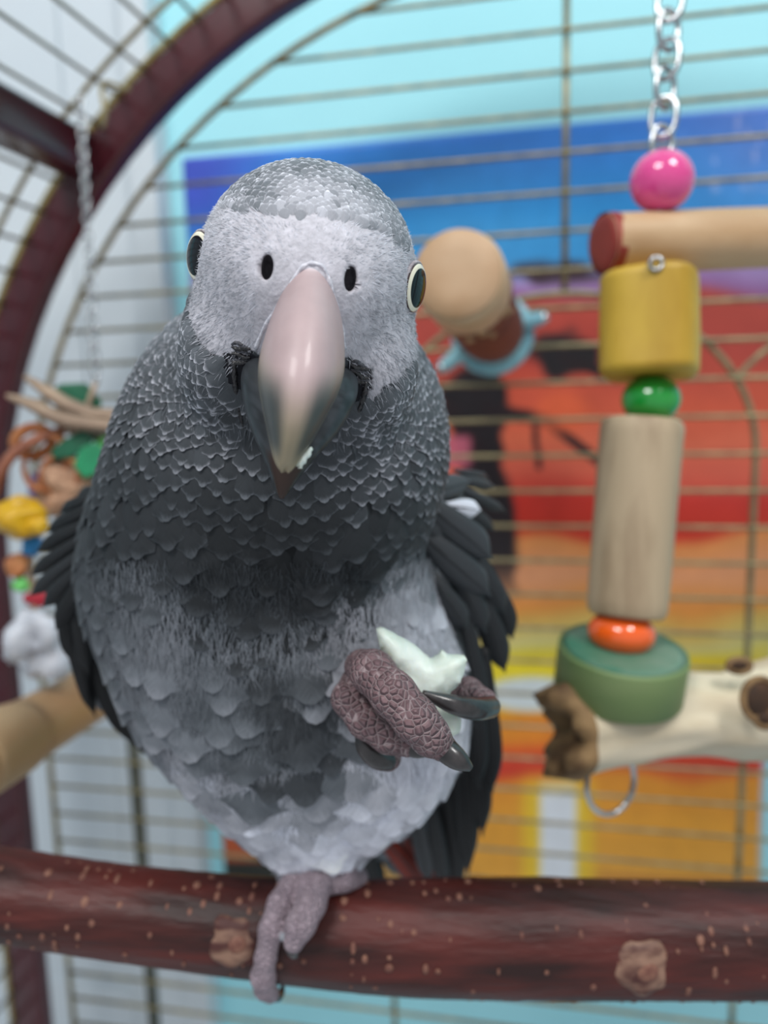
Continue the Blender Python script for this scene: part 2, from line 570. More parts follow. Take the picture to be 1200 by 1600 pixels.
over(ss(1188, 1192, qx - (qy - 1200) * -0.03) * ss(1000, 1100, qy), 'a8b8c0')
pf = [(j * NU + i, (j + 1) * NU + i, (j + 1) * NU + i + 1, j * NU + i + 1) for j in range(NV - 1) for i in range(NU - 1)]
# paper edge: a back sheet behind the printed face
back = PW.copy(); back[:, 1] = YW
nb = len(PW)
rim = [i for i in range(NU)] + [j * NU + NU - 1 for j in range(1, NV)] + [(NV - 1) * NU + i for i in range(NU - 2, -1, -1)] + [j * NU for j in range(NV - 2, 0, -1)]
rv = back[rim]
pf += [(rim[i], rim[(i + 1) % len(rim)], nb + (i + 1) % len(rim), nb + i) for i in range(len(rim))]
poster = mesh_obj('poster', np.concatenate([PW, rv]), pf, mat_attr('printed_poster_paper', 0.32, 0.5, nscale=60, namt=0.06), None)
set_attr(poster, 'Col', np.concatenate([lin(colr), lin(colr)[rim]]))
tag(poster, 'glossy sunset print with blue sky, dark trees and orange water on aqua wall', 'poster')

# ------------------------------------------------------------------ cage
cage = empty('bird_cage', (0, YP, Z0 - 0.75), 'arched bird cage with maroon frame and thin brass wires', 'cage')
ACX, ACZ = 0.005, Z0 - 0.107


def arc_pts(R, y, a0, a1, n):
    a = np.radians(np.linspace(a0, a1, n))
    return np.stack([ACX + R * np.cos(a), np.full(n, y), ACZ + R * np.sin(a)], -1)


def arch_path(R, y, zlow, n=48):
    a = arc_pts(R, y, 180, 0, n)
    return np.concatenate([[[ACX - R, y, zlow]], a, [[ACX + R, y, zlow]]])


def rect_sweep(R0, R1, y0, y1, zlow):
    A = [arch_path(R0, y0, zlow), arch_path(R1, y0, zlow), arch_path(R1, y1, zlow), arch_path(R0, y1, zlow)]
    n = len(A[0])
    V = np.stack(A, 1).reshape(-1, 3)
    F = []
    for i in range(n - 1):
        for k in range(4):
            l = (k + 1) % 4
            F.append((i * 4 + k, (i + 1) * 4 + k, (i + 1) * 4 + l, i * 4 + l))
    F += [(0, 1, 2, 3), (n * 4 - 1, n * 4 - 2, n * 4 - 3, n * 4 - 4)]
    return V, F


fr = mesh_obj('arch_frame', *rect_sweep(0.332, 0.353, 0.421, 0.434, Z0 - 0.75), MT['maroon'], cage, smooth=False)
bm_ = fr.modifiers.new('bevel', 'BEVEL'); bm_.width = 0.002; bm_.segments = 2; bm_.limit_method = 'ANGLE'
mesh_obj('arch_wire', *tube(arch_path(0.318, YP, Z0 - 0.75, 64), 0.0019, 8), MT['brass'], cage)
mesh_obj('trim_wire', *tube(arch_path(0.3545, 0.4215, Z0 - 0.75, 64), 0.0019, 8), MT['brass_bright'], cage)
# the beam running towards the open front, one each side
jb = Wy(128, 246, 0.424)
for sgn in (1, -1):
    x = jb[0] if sgn == 1 else 2 * ACX - jb[0]
    b_ = mesh_obj('side_beam', *box((x - 0.011, 0.06, jb[2] - 0.0105), (x + 0.011, 0.424, jb[2] + 0.0105)), MT['maroon'], cage, smooth=False)
    m_ = b_.modifiers.new('bevel', 'BEVEL'); m_.width = 0.002; m_.segments = 2
# back panel wires
ZK = lambda k: Z0 + 0.1745 - 0.01902 * k
for k in range(-2, 38):
    z = ZK(k)
    hw = 0.318 if z <= ACZ else math.sqrt(max(0.0, 0.318 ** 2 - (z - ACZ) ** 2))
    if hw < 0.05: continue
    # very slightly bowed wires
    xs = np.linspace(ACX - hw, ACX + hw, 9)
    zz = z - 0.0012 * np.clip(-(xs - 0.0) / 0.3, 0, 1) ** 2
    mesh_obj('horizontal_wire', *tube(np.stack([xs, np.full(9, YP - 0.0015), zz], -1), 0.0012, 6), MT['brass'], cage)
dx0, drx, dz, drz = 0.0075, 0.0975, Z0 - 0.035, 0.084
a = np.radians(np.linspace(180, 0, 33))
dpath = np.concatenate([[[dx0 - drx, YP + 0.001, Z0 - 0.75]], np.stack([dx0 + drx * np.cos(a), np.full(33, YP + 0.001), dz + drz * np.sin(a)], -1), [[dx0 + drx, YP + 0.001, Z0 - 0.75]]])
mesh_obj('door_wire', *tube(dpath, 0.0017, 8), MT['brass'], cage)
mesh_obj('vertical_wire', *tube([[0.0095, YP + 0.001, Z0 + 0.0505], [0.0095, YP + 0.001, ACZ + 0.318]], 0.0017, 8), MT['brass'], cage)
for s_ in (1, -1):
    P = np.array([Wy(1150, 592, YP + 0.001), Wy(1178, 562, YP + 0.001), Wy(1215, 535, YP + 0.001), Wy(1262, 522, YP + 0.001)])
    if s_ == -1: P[:, 0] = 2 * dx0 - P[:, 0]
    mesh_obj('curved_wire', *tube(spline(P, 12), 0.0015, 8), MT['brass'], cage)
for x in (-0.2555, 0.2655):
    zt = Z0 - 0.03
    mesh_obj('upright_rod', *tube([[x, YP + 0.004, Z0 - 0.75], [x, YP + 0.004, zt]], 0.0040, 10), MT['dark_rod'], cage)
# roof and side wires running to the front
for i in range(-1, 62):
    ang = 180 - 3.1 * i
    if ang < 0: break
    Pq = arc_pts(0.350, 0.42, ang, ang, 1)[0]
    m_ = MT['redend'] if i == 20 else MT['brass']
    mesh_obj('roof_wire', *tube([[Pq[0], 0.07, Pq[2]], [Pq[0], 0.425, Pq[2]]], 0.0011, 6), m_, cage)
for k in range(0, 26):
    z = ACZ - 0.02 - 0.02 * k
    for x in (ACX - 0.350, ACX + 0.350):
        mesh_obj('side_wire', *tube([[x, 0.07, z], [x, 0.425, z]], 0.0011, 6), MT['brass'], cage)
for y in (0.395, 0.24, 0.08):
    mesh_obj('roof_hoop', *tube(arch_path(0.3525, y, Z0 - 0.75, 56), 0.0016, 6), MT['brass'], cage)
hk = np.array([Wp(203, 141, 395), Wp(180, 133, 392), Wp(160, 130, 390), Wp(160, 150, 388), Wp(164, 176, 388), Wp(160, 200, 390)])
mesh_obj('latch_hook', *tube(spline(hk, 16), 0.0012, 8), MT['brass'], cage)


# ------------------------------------------------------------------ chains
def chain(parent, p_top, p_bot, n, length, width, wire, name='chain_link'):
    """n interlinked oval links between two points, each link its own mesh"""
    p_top, p_bot = np.array(p_top, float), np.array(p_bot, float)
    ax = nrm(p_bot - p_top)
    h = np.array([1.0, 0.15, 0.0]); X = nrm(h - ax * np.dot(h, ax)); Yv = np.cross(ax, X)
    for i in range(n):
        c = p_top + (p_bot - p_top) * (i + 0.5) / n
        tw = math.radians((28 if i % 2 else -24) + random.uniform(-8, 8))
        S = X * math.cos(tw) + Yv * math.sin(tw)
        hl, hw_ = length / 2, width / 2
        t = np.linspace(0, 2 * math.pi, 18, endpoint=False)
        cc, sn = np.cos(t), np.sin(t)
        P = c + np.outer(np.sign(cc) * np.abs(cc) ** 0.8 * hl, ax) + np.outer(np.sign(sn) * np.abs(sn) ** 0.8 * hw_, S)
        mesh_obj(name, *tube(P, wire, 6, closed=True, up=np.cross(ax, S)), MT['steel'], parent)


# ------------------------------------------------------------------ right toy
D = 272.0
k_ = D / FPX * 0.001
toy = empty('hanging_bead_toy', Wp(955, 1280, D), 'chain toy threaded with glossy beads and thick wooden blocks', 'bird toy')
_b0, _b1 = Wp(1033, 250, D), Wp(1058, -190, D)
_x = (ACZ + math.sqrt(0.35 ** 2 - (_b1[0] - ACX) ** 2) - _b0[2]) / (_b1[2] - _b0[2])
top_pt = _b0 + (_b1 - _b0) * _x
chain(toy, top_pt, _b0, round(10 * _x), 0.0134, 0.0082, 0.00105)
UPW = np.array([0, 0, 1.0])


def bead(name, m, px, py, rw, rh, parent=toy, axis=UPW):
    c = Wp(px, py, D)
    R, h = rw * k_, rh * k_
    prof = [(0.16 * R, -h * 0.97)] + [(R * math.cos(t), h * math.sin(t)) for t in np.radians(np.linspace(-78, 78, 17))] + [(0.16 * R, h * 0.97)]
    return mesh_obj(name, *lathe(prof, c, axis, 32), m, parent)


bead('pink_bead', MT['pink'], 1034, 283, 49, 47)['label'] = 'glossy pink bead'
rod = spline([Wp(1034, 240, D), Wp(1026, 400, D), Wp(1016, 620, D), Wp(985, 900, D), Wp(965, 1080, D), Wp(955, 1200, D)], 24)
mesh_obj('core_wire', *tube(rod, 0.0011, 8), MT['steel'], toy)


def log(name, P, R, m, parent, cap_m=None, seg=28, rough=0.012, capname='cut_end', cap_bulge=0.0, n=20, ends=(True, True), flat=1.0, sq=0):
    """a stick with slightly uneven sides and separate cut faces"""
    P = spline(np.asarray(P, float), n)
    R = np.interp(np.linspace(0, 1, n), np.linspace(0, 1, len(np.atleast_1d(R))), np.atleast_1d(R)) if np.ndim(R) else np.full(n, R)
    V, F = tube(P, R, seg, cap=False, flat=flat)
    V = V.reshape(n, seg, 3)
    ph = rng.random(6) * 6.28
    th = np.linspace(0, 2 * math.pi, seg, endpoint=False)
    for i in range(n):
        w = rough * (np.sin(2 * th + ph[0] + i * 0.25) + np.sin(3 * th + ph[1] - i * 0.3) * 0.8 + np.sin(5 * th + ph[2] + i * 0.5) * 0.4)
        if sq: w = (1 + w) * (np.abs(np.cos(th + 0.25)) ** sq + np.abs(np.sin(th + 0.25)) ** sq) ** (-1 / sq) - 1
        V[i] = P[i] + (V[i] - P[i]) * (1 + w)[:, None]
    # soft arris at both ends
    V[0] = P[0] + (V[0] - P[0]) * 0.95
    V[-1] = P[-1] + (V[-1] - P[-1]) * 0.95
    o = mesh_obj(name, V.reshape(-1, 3), F, m, parent)
    for e, (pi, sgn) in enumerate(((0, -1), (n - 1, 1))):
        if not ends[e]: continue
        T = nrm(P[min(pi + 1, n - 1)] - P[max(pi - 1, 0)]) * sgn
        rings = [V[pi]]
        for f in (0.93, 0.6, 0.25):
            rings.append(P[pi] + (V[pi] - P[pi]) * f + T * 0.0008 * (1 + cap_bulge * (1 - f)))
        rv_ = np.concatenate(rings)
        ff = []
        for r_ in range(3):
            for q in range(seg):
                l = (q + 1) % seg
                fq = (r_ * seg + q, r_ * seg + l, (r_ + 1) * seg + l, (r_ + 1) * seg + q)
                ff.append(fq if sgn > 0 else fq[::-1])
        last = tuple(3 * seg + q for q in range(seg))
        ff.append(last if sgn > 0 else last[::-1])
        mesh_obj(capname, rv_, ff, cap_m or m, o)
    return o


# top cross stick, its red-stained cut end towards the parrot
eA, eB = Wp(943, 381, D - 1), Wp(1240, 371, D + 16)
st = log('cross_stick', [eA, eA * 0.7 + eB * 0.3, eB], [46 * k_, 47 * k_, 47 * k_], MT['branch'], toy, MT['redend'], ends=(True, True), rough=0.018)
mesh_obj('red_stain_band', *tube([eA - (eB - eA) * 0.0, eA + (eB - eA) * 0.05], 46.6 * k_, 28, cap=False), MT['redend'], st)
mesh_obj('screw_eye', *tube(Wp(1025, 412, D - 17) + 0.002 * np.stack([np.cos(np.linspace(0, 6.2, 14)), np.zeros(14), np.sin(np.linspace(0, 6.2, 14))], -1), 0.0007, 6), MT['steel'], toy)
# yellow block
ya, yb = Wp(1014, 433, D), Wp(1015, 585, D)
log('yellow_block', [yb, (ya + yb) / 2, ya], 73 * k_, MT['yellow'], toy, MT['yellow'], rough=0.008, seg=48, sq=3.0)
bead('green_bead', MT['green'], 1017, 624, 45, 38)
wa, wb = Wp(1004, 660, D), Wp(978, 958, D)
log('wood_block', [wb, (wa + wb) / 2, wa], [60 * k_, 63 * k_, 64 * k_], MT['bleached'], toy, MT['bleached'], rough=0.012, seg=32)
bead('orange_bead', MT['orange'], 971, 989, 52, 36, axis=nrm(wa - wb))
dax = nrm(UPW + 0.10 * np.array([1.0, 0, 0]) - np.array([0, 1.0, 0]) * 0.12)
dc = Wp(969, 1047, D)
R_ = 99 * k_
gd = mesh_obj('green_disc', *lathe([(R_ * 0.97, -0.0085), (R_, -0.0075), (R_, 0.0070), (R_ * 0.985, 0.0082)], dc, dax, 40), MT['greenwood'], toy)
mesh_obj('cut_face', *lathe([(R_ * 0.984, 0.0081), (R_ * 0.80, 0.0086), (R_ * 0.3, 0.0088), (R_ * 0.05, 0.0088)], dc, dax, 40), MT['greentop'], gd)
# bottom root branch: bleached tube, rough broken bark at its end
ra, rb = Wp(905, 1137, D - 2), Wp(1260, 1098, D + 14)
NB, SB = 40, 40
Pb = spline([ra, ra * 0.6 + rb * 0.4 + UPW * 0.001, ra * 0.3 + rb * 0.7 - UPW * 0.002, rb], NB)
Rb = np.interp(np.linspace(0, 1, NB), [0, 0.1, 0.45, 0.75, 1], np.array([70, 66, 62, 74, 84]) * k_)
Vb, Fb = tube(Pb, Rb, SB, cap=False)
Vb = Vb.reshape(NB, SB, 3)
tb = np.linspace(0, 2 * math.pi, SB, endpoint=False)
for i in range(NB):
    g = 0.03 * np.sin(3 * tb + i * 0.12) + 0.035 * np.sin(7 * tb - i * 0.2) + 0.02 * np.sin(11 * tb + i * 0.3)
    Vb[i] = Pb[i] + (Vb[i] - Pb[i]) * (1 + g)[:, None]
rt_o = mesh_obj('root_stick', Vb.reshape(-1, 3), Fb, MT['root'], toy)
# broken brown end: irregular ring of bark plates around a hollow
T0 = nrm(Pb[0] - Pb[1])
rings = []
for f, s_ in ((1.0, 0.0), (1.04, 0.004), (0.90, 0.009), (0.60, 0.008), (0.3, 0.002)):
    jag = 1 + 0.05 * np.sin(3 * tb + 1) + 0.03 * np.sin(8 * tb)
    rings.append(Pb[0] + (Vb[0] - Pb[0]) * f * (jag if f > 0.5 and s_ > 0 else 1.0 if s_ == 0 else jag)[:, None] if s_ else Vb[0].copy())
    if s_: rings[-1] = rings[-1] + T0 * (s_ * (1 + 0.45 * np.sin(2 * tb + 2) + 0.2 * np.sin(7 * tb)))[:, None]
rv_ = np.concatenate(rings)
ff = [(r_ * SB + (q + 1) % SB, r_ * SB + q, (r_ + 1) * SB + q, (r_ + 1) * SB + (q + 1) % SB) for r_ in range(4) for q in range(SB)]
ff.append(tuple(4 * SB + q for q in range(SB))[::-1])
mesh_obj('broken_bark_end', rv_, ff, MT['rootend'], rt_o)
for (hx, hy, rx, ry) in ((1187, 1093, 24, 30), (1155, 1040, 16, 9), (1196, 1122, 15, 12)):
    c = Wp(hx, hy, D - 2)
    away = nrm(CAM - c)
    # sits on the skin of the stick
    t_ = np.argmin(np.linalg.norm(Pb - c, axis=1))
    c = c + away * (Rb[t_] * math.sqrt(max(0.05, 1 - ((hy - (1137 - (hx - 905) * 0.11)) / (Rb[t_] / k_)) ** 2)) * 0.97)
    V1, F1 = ball(c, (rx * k_ * 0.93, ry * k_ * 0.93, 0.0022), np.array([RT, UP, away]), 20, 10)
    h_ = mesh_obj('knot_hole', V1, F1, MT['hole'], rt_o)
    th_ = np.linspace(0, 2 * math.pi, 20, endpoint=False)
    loop = c + np.outer(np.cos(th_) * rx * k_ * 1.02, RT) + np.outer(np.sin(th_) * ry * k_ * 1.02, UP)
    mesh_obj('hole_rim', *tube(loop, 0.0013, 6, closed=True), MT['rootend'], h_)
th_ = np.linspace(0, 2 * math.pi, 40, endpoint=False)
rc = Wp(954, 1222, D + 2)
rx_ = nrm(RT * 0.93 + FW * 0.36)
mesh_obj('steel_ring', *tube(rc + np.outer(np.cos(th_) * 45 * k_, rx_) + np.outer(np.sin(th_) * 54 * k_, UPW), 0.00095, 8, closed=True), MT['steel'], toy)

# ------------------------------------------------------------------ sticks fixed to the cage
sp_e, sp_b = Wp(714, 428, 300), Wp(770, 520, 418)
stub = empty('stub_perch', sp_b, 'short round pale perch stub bolted to cage back beside parrot head', 'perch')
axs = nrm(sp_e - sp_b)
Ls = np.linalg.norm(sp_e - sp_b)
mesh_obj('bark_sleeve', *lathe([(0.0165, 0.004), (0.0172, 0.02), (0.0168, Ls * 0.72), (0.0160, Ls * 0.75)], sp_b, axs, 36), MT['rustbark'], stub)
r0 = 73 * 300 / FPX * 0.001
mesh_obj('peeled_tip', *lathe([(r0 * 0.95, Ls * 0.73), (r0 * 1.0, Ls * 0.76), (r0 * 1.03, Ls * 0.90), (r0 * 1.02, Ls - 0.004), (r0 * 0.97, Ls - 0.0006)], sp_b, axs, 44), MT['peeled'], stub)
mesh_obj('cut_end', *lathe([(r0 * 0.972, Ls - 0.0007), (r0 * 0.93, Ls + 0.0002), (r0 * 0.5, Ls + 0.0006), (r0 * 0.04, Ls + 0.0007)], sp_b, axs, 44), MT['endgrain'], stub)
for q in range(26):                                       # frayed edge between bark and peeled wood
    t = random.uniform(0, 6.28)
    X_ = nrm(np.cross(axs, UPW)); Y_ = np.cross(X_, axs)
    rr = X_ * math.cos(t) + Y_ * math.sin(t)
    l0 = Ls * random.uniform(0.62, 0.76)
    V1, F1 = ball(sp_b + axs * l0 + rr * 0.0168, (0.0016, 0.0014, random.uniform(0.003, 0.006)), np.array([np.cross(rr, axs), rr, axs]), 8, 6)
    mesh_obj('bark_fray', V1, F1, MT['dowel'], stub)
mesh_obj('washer', *lathe([(0.0205, -0.001), (0.0215, 0.000), (0.0215, 0.004), (0.0195, 0.0055)], sp_b + np.array([0, 0, -0.001]), axs, 36), MT['flange'], stub)
for px_, py_ in ((848, 497), (690, 575)):
    tip = Wp(px_, py_, 405)
    mesh_obj('wing_arm', *tube(spline([sp_b + axs * 0.003, (sp_b + tip) / 2 + axs * 0.004, tip], 10), np.linspace(0.006, 0.0034, 10), 10), MT['flange'], stub)
    mesh_obj('wing_tip', *ball(tip, 0.0034, None, 12, 8), MT['steel'], stub)

pl_a, pl_b = Wp(-95, 1222, 262), Wp(165, 1072, 424)
lp = empty('dowel_perch', pl_b, 'thick tan wooden dowel perch reaching to the cage back, under coloured shredding toy', 'perch')
log('dowel', [pl_a, (pl_a + pl_b) / 2, pl_b], 0.0135, MT['dowel'], lp, MT['endgrain'], rough=0.006)
nk = pl_a + (pl_b - pl_a) * 0.30
mesh_obj('thick_collar', *lathe([(0.0136, -0.034), (0.0144, -0.028), (0.0146, 0.002), (0.0138, 0.012)], nk, nrm(pl_b - pl_a), 32), MT['dowel'], lp)

# ------------------------------------------------------------------ main perch
DPz = 221.0
PR = 83.0 * DPz / FPX * 0.001
perch_pts = [Wp(-260, 1362, DPz + 1), Wp(-30, 1390, DPz), Wp(180, 1424, DPz - 0.5), Wp(420, 1454, DPz - 1), Wp(640, 1462, DPz - 1), Wp(860, 1465, DPz), Wp(1100, 1467, DPz), Wp(1260, 1469, DPz), Wp(1480, 1472, DPz + 1)]
perch_pts[0] = perch_pts[1] + (perch_pts[0] - perch_pts[1]) * ((ACX - 0.349 - perch_pts[1][0]) / (perch_pts[0][0] - perch_pts[1][0]))
perch_pts[-1] = perch_pts[-2] + (perch_pts[-1] - perch_pts[-2]) * ((ACX + 0.349 - perch_pts[-2][0]) / (perch_pts[-1][0] - perch_pts[-2][0]))
NP, SP = 230, 44
_d = np.concatenate([[0], np.cumsum([np.linalg.norm(perch_pts[i + 1] - perch_pts[i]) for i in range(len(perch_pts) - 1)])])
_q = np.linspace(0, _d[-1], 13)
perch_pts = np.stack([np.interp(_q, _d, np.array(perch_pts)[:, i]) for i in range(3)], -1)   # even steps
PP = spline(perch_pts, NP)
tt = np.linspace(0, 1, NP)
_px = 600 + FPX * ((PP - CAM) @ RT) / ((PP - CAM) @ FW)
PRr = PR / 83.0 * np.interp(_px, [-100, 180, 420, 640, 860, 1150], [66, 69, 73, 79, 83, 85]) * (1 + 0.03 * np.sin(tt * 14 + 1) + 0.02 * np.sin(tt * 31) )
Vp, Fp = tube(PP, PRr, SP, cap=True)
Vp = Vp.reshape(NP, SP, 3)
tp = np.linspace(0, 2 * math.pi, SP, endpoint=False)
for i in range(NP):
    g = 0.012 * np.sin(4 * tp + i * 0.05) + 0.010 * np.sin(9 * tp - i * 0.09) + 0.008 * np.sin(15 * tp + i * 0.06) + 0.004 * rng.standard_normal(SP)
    Vp[i] = PP[i] + (Vp[i] - PP[i]) * (1 + g)[:, None]
perch = empty('branch_perch', PP[NP // 2] - UPW * PR, 'dark red-brown bark branch with pale specks under the parrot foot', 'perch')
mesh_obj('branch', Vp.reshape(-1, 3), Fp, MT['bark'], perch)


def on_perch(i, ang, h=0.0):
    T = nrm(PP[min(i + 1, NP - 1)] - PP[max(i - 1, 0)])
    up = nrm(UPW - T * np.dot(UPW, T)); fr_ = np.cross(up, T)
    if np.dot(fr_, FW) > 0: fr_ = -fr_
    r = up * math.sin(ang) + fr_ * math.cos(ang)
    return PP[i] + r * (PRr[i] + h), r, T


mb = MB()
for q in range(760):
    c, r, T = on_perch(random.randrange(8, NP - 8), random.uniform(-1.9, 1.9), -0.0001)
    s_ = random.choice([0.0005, 0.0007, 0.0009, 0.0012])
    mb.add(*ball(c, (s_ * random.uniform(0.6, 1.0), s_ * random.uniform(0.9, 1.5), 0.0003), np.array([T, np.cross(r, T), r]), 8, 4))
tag(mb.build('lenticel_specks', MT['lenticel'], perch), kind='stuff')
for (kx, sz, an) in ((372, 0.0075, 0.28), (985, 0.0085, 0.12)):
    i = int(np.argmin(np.abs(600 + FPX * ((PP - CAM) @ RT) / ((PP - CAM) @ FW) - kx)))
    c, r, T = on_perch(i, an, -0.0018)
    V1, F1 = ball(c, (sz, sz * 0.85, 0.0026), np.array([T, np.cross(r, T), r]), 30, 16)
    q_ = V1 - c; ta_ = np.arctan2(q_ @ np.cross(r, T), q_ @ T)[:, None]
    am_ = np.clip(np.linalg.norm(q_ - np.outer(q_ @ r, r), axis=1) / sz, 0, 1)[:, None] ** 2
    V1 = c + q_ * (1 + am_ * 1.0 * (0.07 * np.sin(3 * ta_ + kx) + 0.05 * np.sin(5 * ta_ + 2 * kx)))
    V1 = c + (V1 - c) * (1 + 0.05 * np.sin(V1[:, :1] * 900 + 1) * np.cos(V1[:, 2:] * 800 + 2))
    kn = mesh_obj('knot', V1, F1, MT['knot'], perch)
    V1, F1 = ball(c + r * 0.0016 + T * 0.001, (sz * 0.4, sz * 0.36, 0.0014), np.array([T, np.cross(r, T), r]), 16, 10)
    mesh_obj('knot_core', V1, F1, MT['lenticel'], kn)

# ------------------------------------------------------------------ left shredding toy
D2 = 335.0
k2 = D2 / FPX * 0.001
ltoy = empty('shredding_toy', Wp(60, 1050, D2), 'shredding toy of husk strips, green chips and coloured pieces on thin chain', 'bird toy')
chain(ltoy, Wp(125, 150, D2), Wp(150, 600, D2), 34, 0.0046, 0.0034, 0.00045)
husk = mat('dry_husk', (0.70, 0.60, 0.51), 0.7, c2=(0.56, 0.47, 0.40), scale=90, stretch=(0.2, 1, 1))
orange_wood = mat('orange_curl', (0.80, 0.53, 0.33), 0.6, c2=(0.70, 0.42, 0.26), scale=90)
rust_wood = mat('rust_curl', (0.66, 0.42, 0.32), 0.6, c2=(0.56, 0.34, 0.26), scale=90)
dkgreen = mat('deep_green_dyed_wood', (0.07, 0.38, 0.26), 0.5, c2=(0.06, 0.31, 0.21), scale=90)
brgreen = mat('bright_green_dyed_wood', (0.12, 0.58, 0.38), 0.5, c2=(0.10, 0.50, 0.33), scale=90)
limeg = mat('lime_dyed_wood', (0.36, 0.78, 0.38), 0.5, c2=(0.50, 0.80, 0.45), scale=90)
yel = mat('yellow_dyed_wood', (0.87, 0.68, 0.08), 0.4, c2=(0.80, 0.60, 0.06), scale=60)
blu = mat('blue_dyed_wood', (0.18, 0.56, 0.80), 0.5, c2=(0.15, 0.48, 0.72), scale=60)
redd = mat('red_dyed_wood', (0.72, 0.15, 0.22), 0.5, c2=(0.62, 0.12, 0.18), scale=60)
lilac = mat('lilac_dyed_wood', (0.58, 0.48, 0.68), 0.5, c2=(0.52, 0.42, 0.60), scale=60)
tanw = mat('tan_loofah', (0.80, 0.64, 0.52), 0.8, c2=(0.66, 0.50, 0.40), scale=220, bump=0.8)
cotton = mat('white_cotton', (0.86, 0.87, 0.90), 0.9, c2=(0.78, 0.80, 0.84), scale=200, bump=0.6)


def strip(name, pts, w, m, thick=0.0012, dd=0.0):
    P = spline([Wp(x, y, D2 + z + dd) for x, y, z in pts], 22)
    n = len(P)
    W_ = np.interp(np.linspace(0, 1, n), np.linspace(0, 1, len(w)), w) * k2
    T = nrm(np.gradient(P, axis=0))
    Nn = nrm(CAM - P + UPW * 0.15)
    S = nrm(np.cross(T, Nn)); Nn = np.cross(S, T)
    V = np.stack([P - S * W_[:, None], P + Nn * thick, P + S * W_[:, None], P - Nn * thick], 1).reshape(-1, 3)
    F = [(i * 4 + a_, i * 4 + (a_ + 1) % 4, (i + 1) * 4 + (a_ + 1) % 4, (i + 1) * 4 + a_) for i in range(n - 1) for a_ in range(4)]
    F += [(3, 2, 1, 0), tuple((n - 1) * 4 + a_ for a_ in range(4))]
    return mesh_obj(name, V, F, m, ltoy)


def chip(name, poly, m, z=0.0, thick=0.006):
    """flat chip of wood: outline in sketch pixels, real thickness, bevelled"""
    P = np.array([Wp(x, y, D2 + z) for x, y in poly])
    n = len(P)
    away = nrm(P.mean(0) - CAM)
    V = np.concatenate([P, P + away * thick])
    F = [tuple(range(n - 1, -1, -1)), tuple(range(n, 2 * n))] + [(i, (i + 1) % n, n + (i + 1) % n, n + i) for i in range(n)]
    o = mesh_obj(name, V, F, m, ltoy, smooth=False)
    b_ = o.modifiers.new('bevel', 'BEVEL'); b_.width = 0.0012; b_.segments = 3
    return o


strip('husk_strip', [(38, 588, -4), (75, 612, -5), (115, 636, -6), (190, 660, -6)], [3, 11, 12, 9], husk)
strip('husk_strip', [(10, 618, -8), (50, 632, -8), (100, 655, -9), (200, 668, -8)], [3, 11, 13, 10], husk)
strip('husk_strip', [(85, 640, -2), (130, 645, -6), (200, 648, -6)], [6, 11, 9], husk)
strip('husk_strip', [(60, 625, 6), (110, 668, 0), (195, 690, 2)], [5, 12, 8], husk)
chip('green_chip', [(82, 610), (92, 600), (135, 598), (160, 628), (158, 638), (120, 638), (84, 624)], dkgreen, 2, 0.012)
chip('green_chip', [(78, 706), (100, 686), (128, 672), (150, 682), (138, 700), (110, 716), (84, 718)], dkgreen, -6, 0.010)
chip('bright_green_chip', [(114, 728), (126, 700), (150, 690), (172, 712), (158, 740), (130, 748)], brgreen, -8, 0.010)
chip('lime_chip', [(146, 690), (165, 680), (184, 690), (185, 706), (168, 722), (150, 712)], limeg, -4, 0.010)
strip('rust_curl', [(-20, 790, -6), (-5, 750, -8), (18, 712, -8), (55, 688, -6), (100, 672, 0)], [11, 10, 9, 9, 8], rust_wood, 0.002)
th_ = np.linspace(0, 2 * math.pi, 26, endpoint=False)
for (cx_, cy_, rx, ry, tl) in ((72, 722, 34, 44, 0.3), (52, 690, 30, 22, -0.2), (95, 742, 30, 32, 0.5)):
    P = np.array([Wp(cx_ + rx * math.cos(t) * math.cos(tl) - ry * math.sin(t) * math.sin(tl), cy_ + rx * math.cos(t) * math.sin(tl) + ry * math.sin(t) * math.cos(tl), D2 + 3 * math.sin(t)) for t in th_])
    mesh_obj('orange_curl', *tube(P, 8.5 * k2, 8, closed=True, flat=0.5), orange_wood, ltoy)


def lump(name, px_, py_, r, m, z=0.0, amp=0.12, seed=0):
    V, F = ball((0, 0, 0), 1.0, None, 28, 18)
    r_ = np.random.default_rng(seed)
    d = np.zeros(len(V))
    for q in range(14):
        v = nrm(r_.standard_normal(3)); d += amp * 0.5 * np.sin(V @ v * r_.uniform(3, 9) + r_.random() * 6)
    V = V * (1 + d)[:, None] * (np.array(r) * k2)
    A = np.array([RT, UP, FW])
    return mesh_obj(name, Wp(px_, py_, D2 + z) + V @ A, F, m, ltoy)


lump('loofah_piece', 112, 765, (52, 36, 36), tanw, 6, 0.16, 3)
lump('yellow_piece', 30, 808, (39, 32, 34), yel, -8, 0.07, 5)
lump('yellow_piece', 58, 822, (16, 14, 14), yel, -12, 0.07, 6)
lump('lilac_piece', 62, 765, (15, 30, 14), lilac, 14, 0.08, 8)
lump('blue_piece', 50, 850, (14, 20, 16), blu, 0, 0.06, 7)
lump('orange_piece', 27, 884, (20, 19, 20), orange_wood, 0, 0.08, 9)
lump('green_piece', 34, 914, (15, 12, 14), limeg, 0, 0.06, 10)
lump('red_piece', 62, 934, (24, 15, 16), redd, 2, 0.06, 11)
lump('cotton_tuft', 64, 1002, (46, 50, 38), cotton, 4, 0.30, 12)
mesh_obj('hanging_cord', *tube(spline([Wp(150, 598, D2), Wp(120, 680, D2), Wp(80, 790, D2), Wp(46, 870, D2), Wp(55, 960, D2)], 20), 0.0011, 6), husk, ltoy)

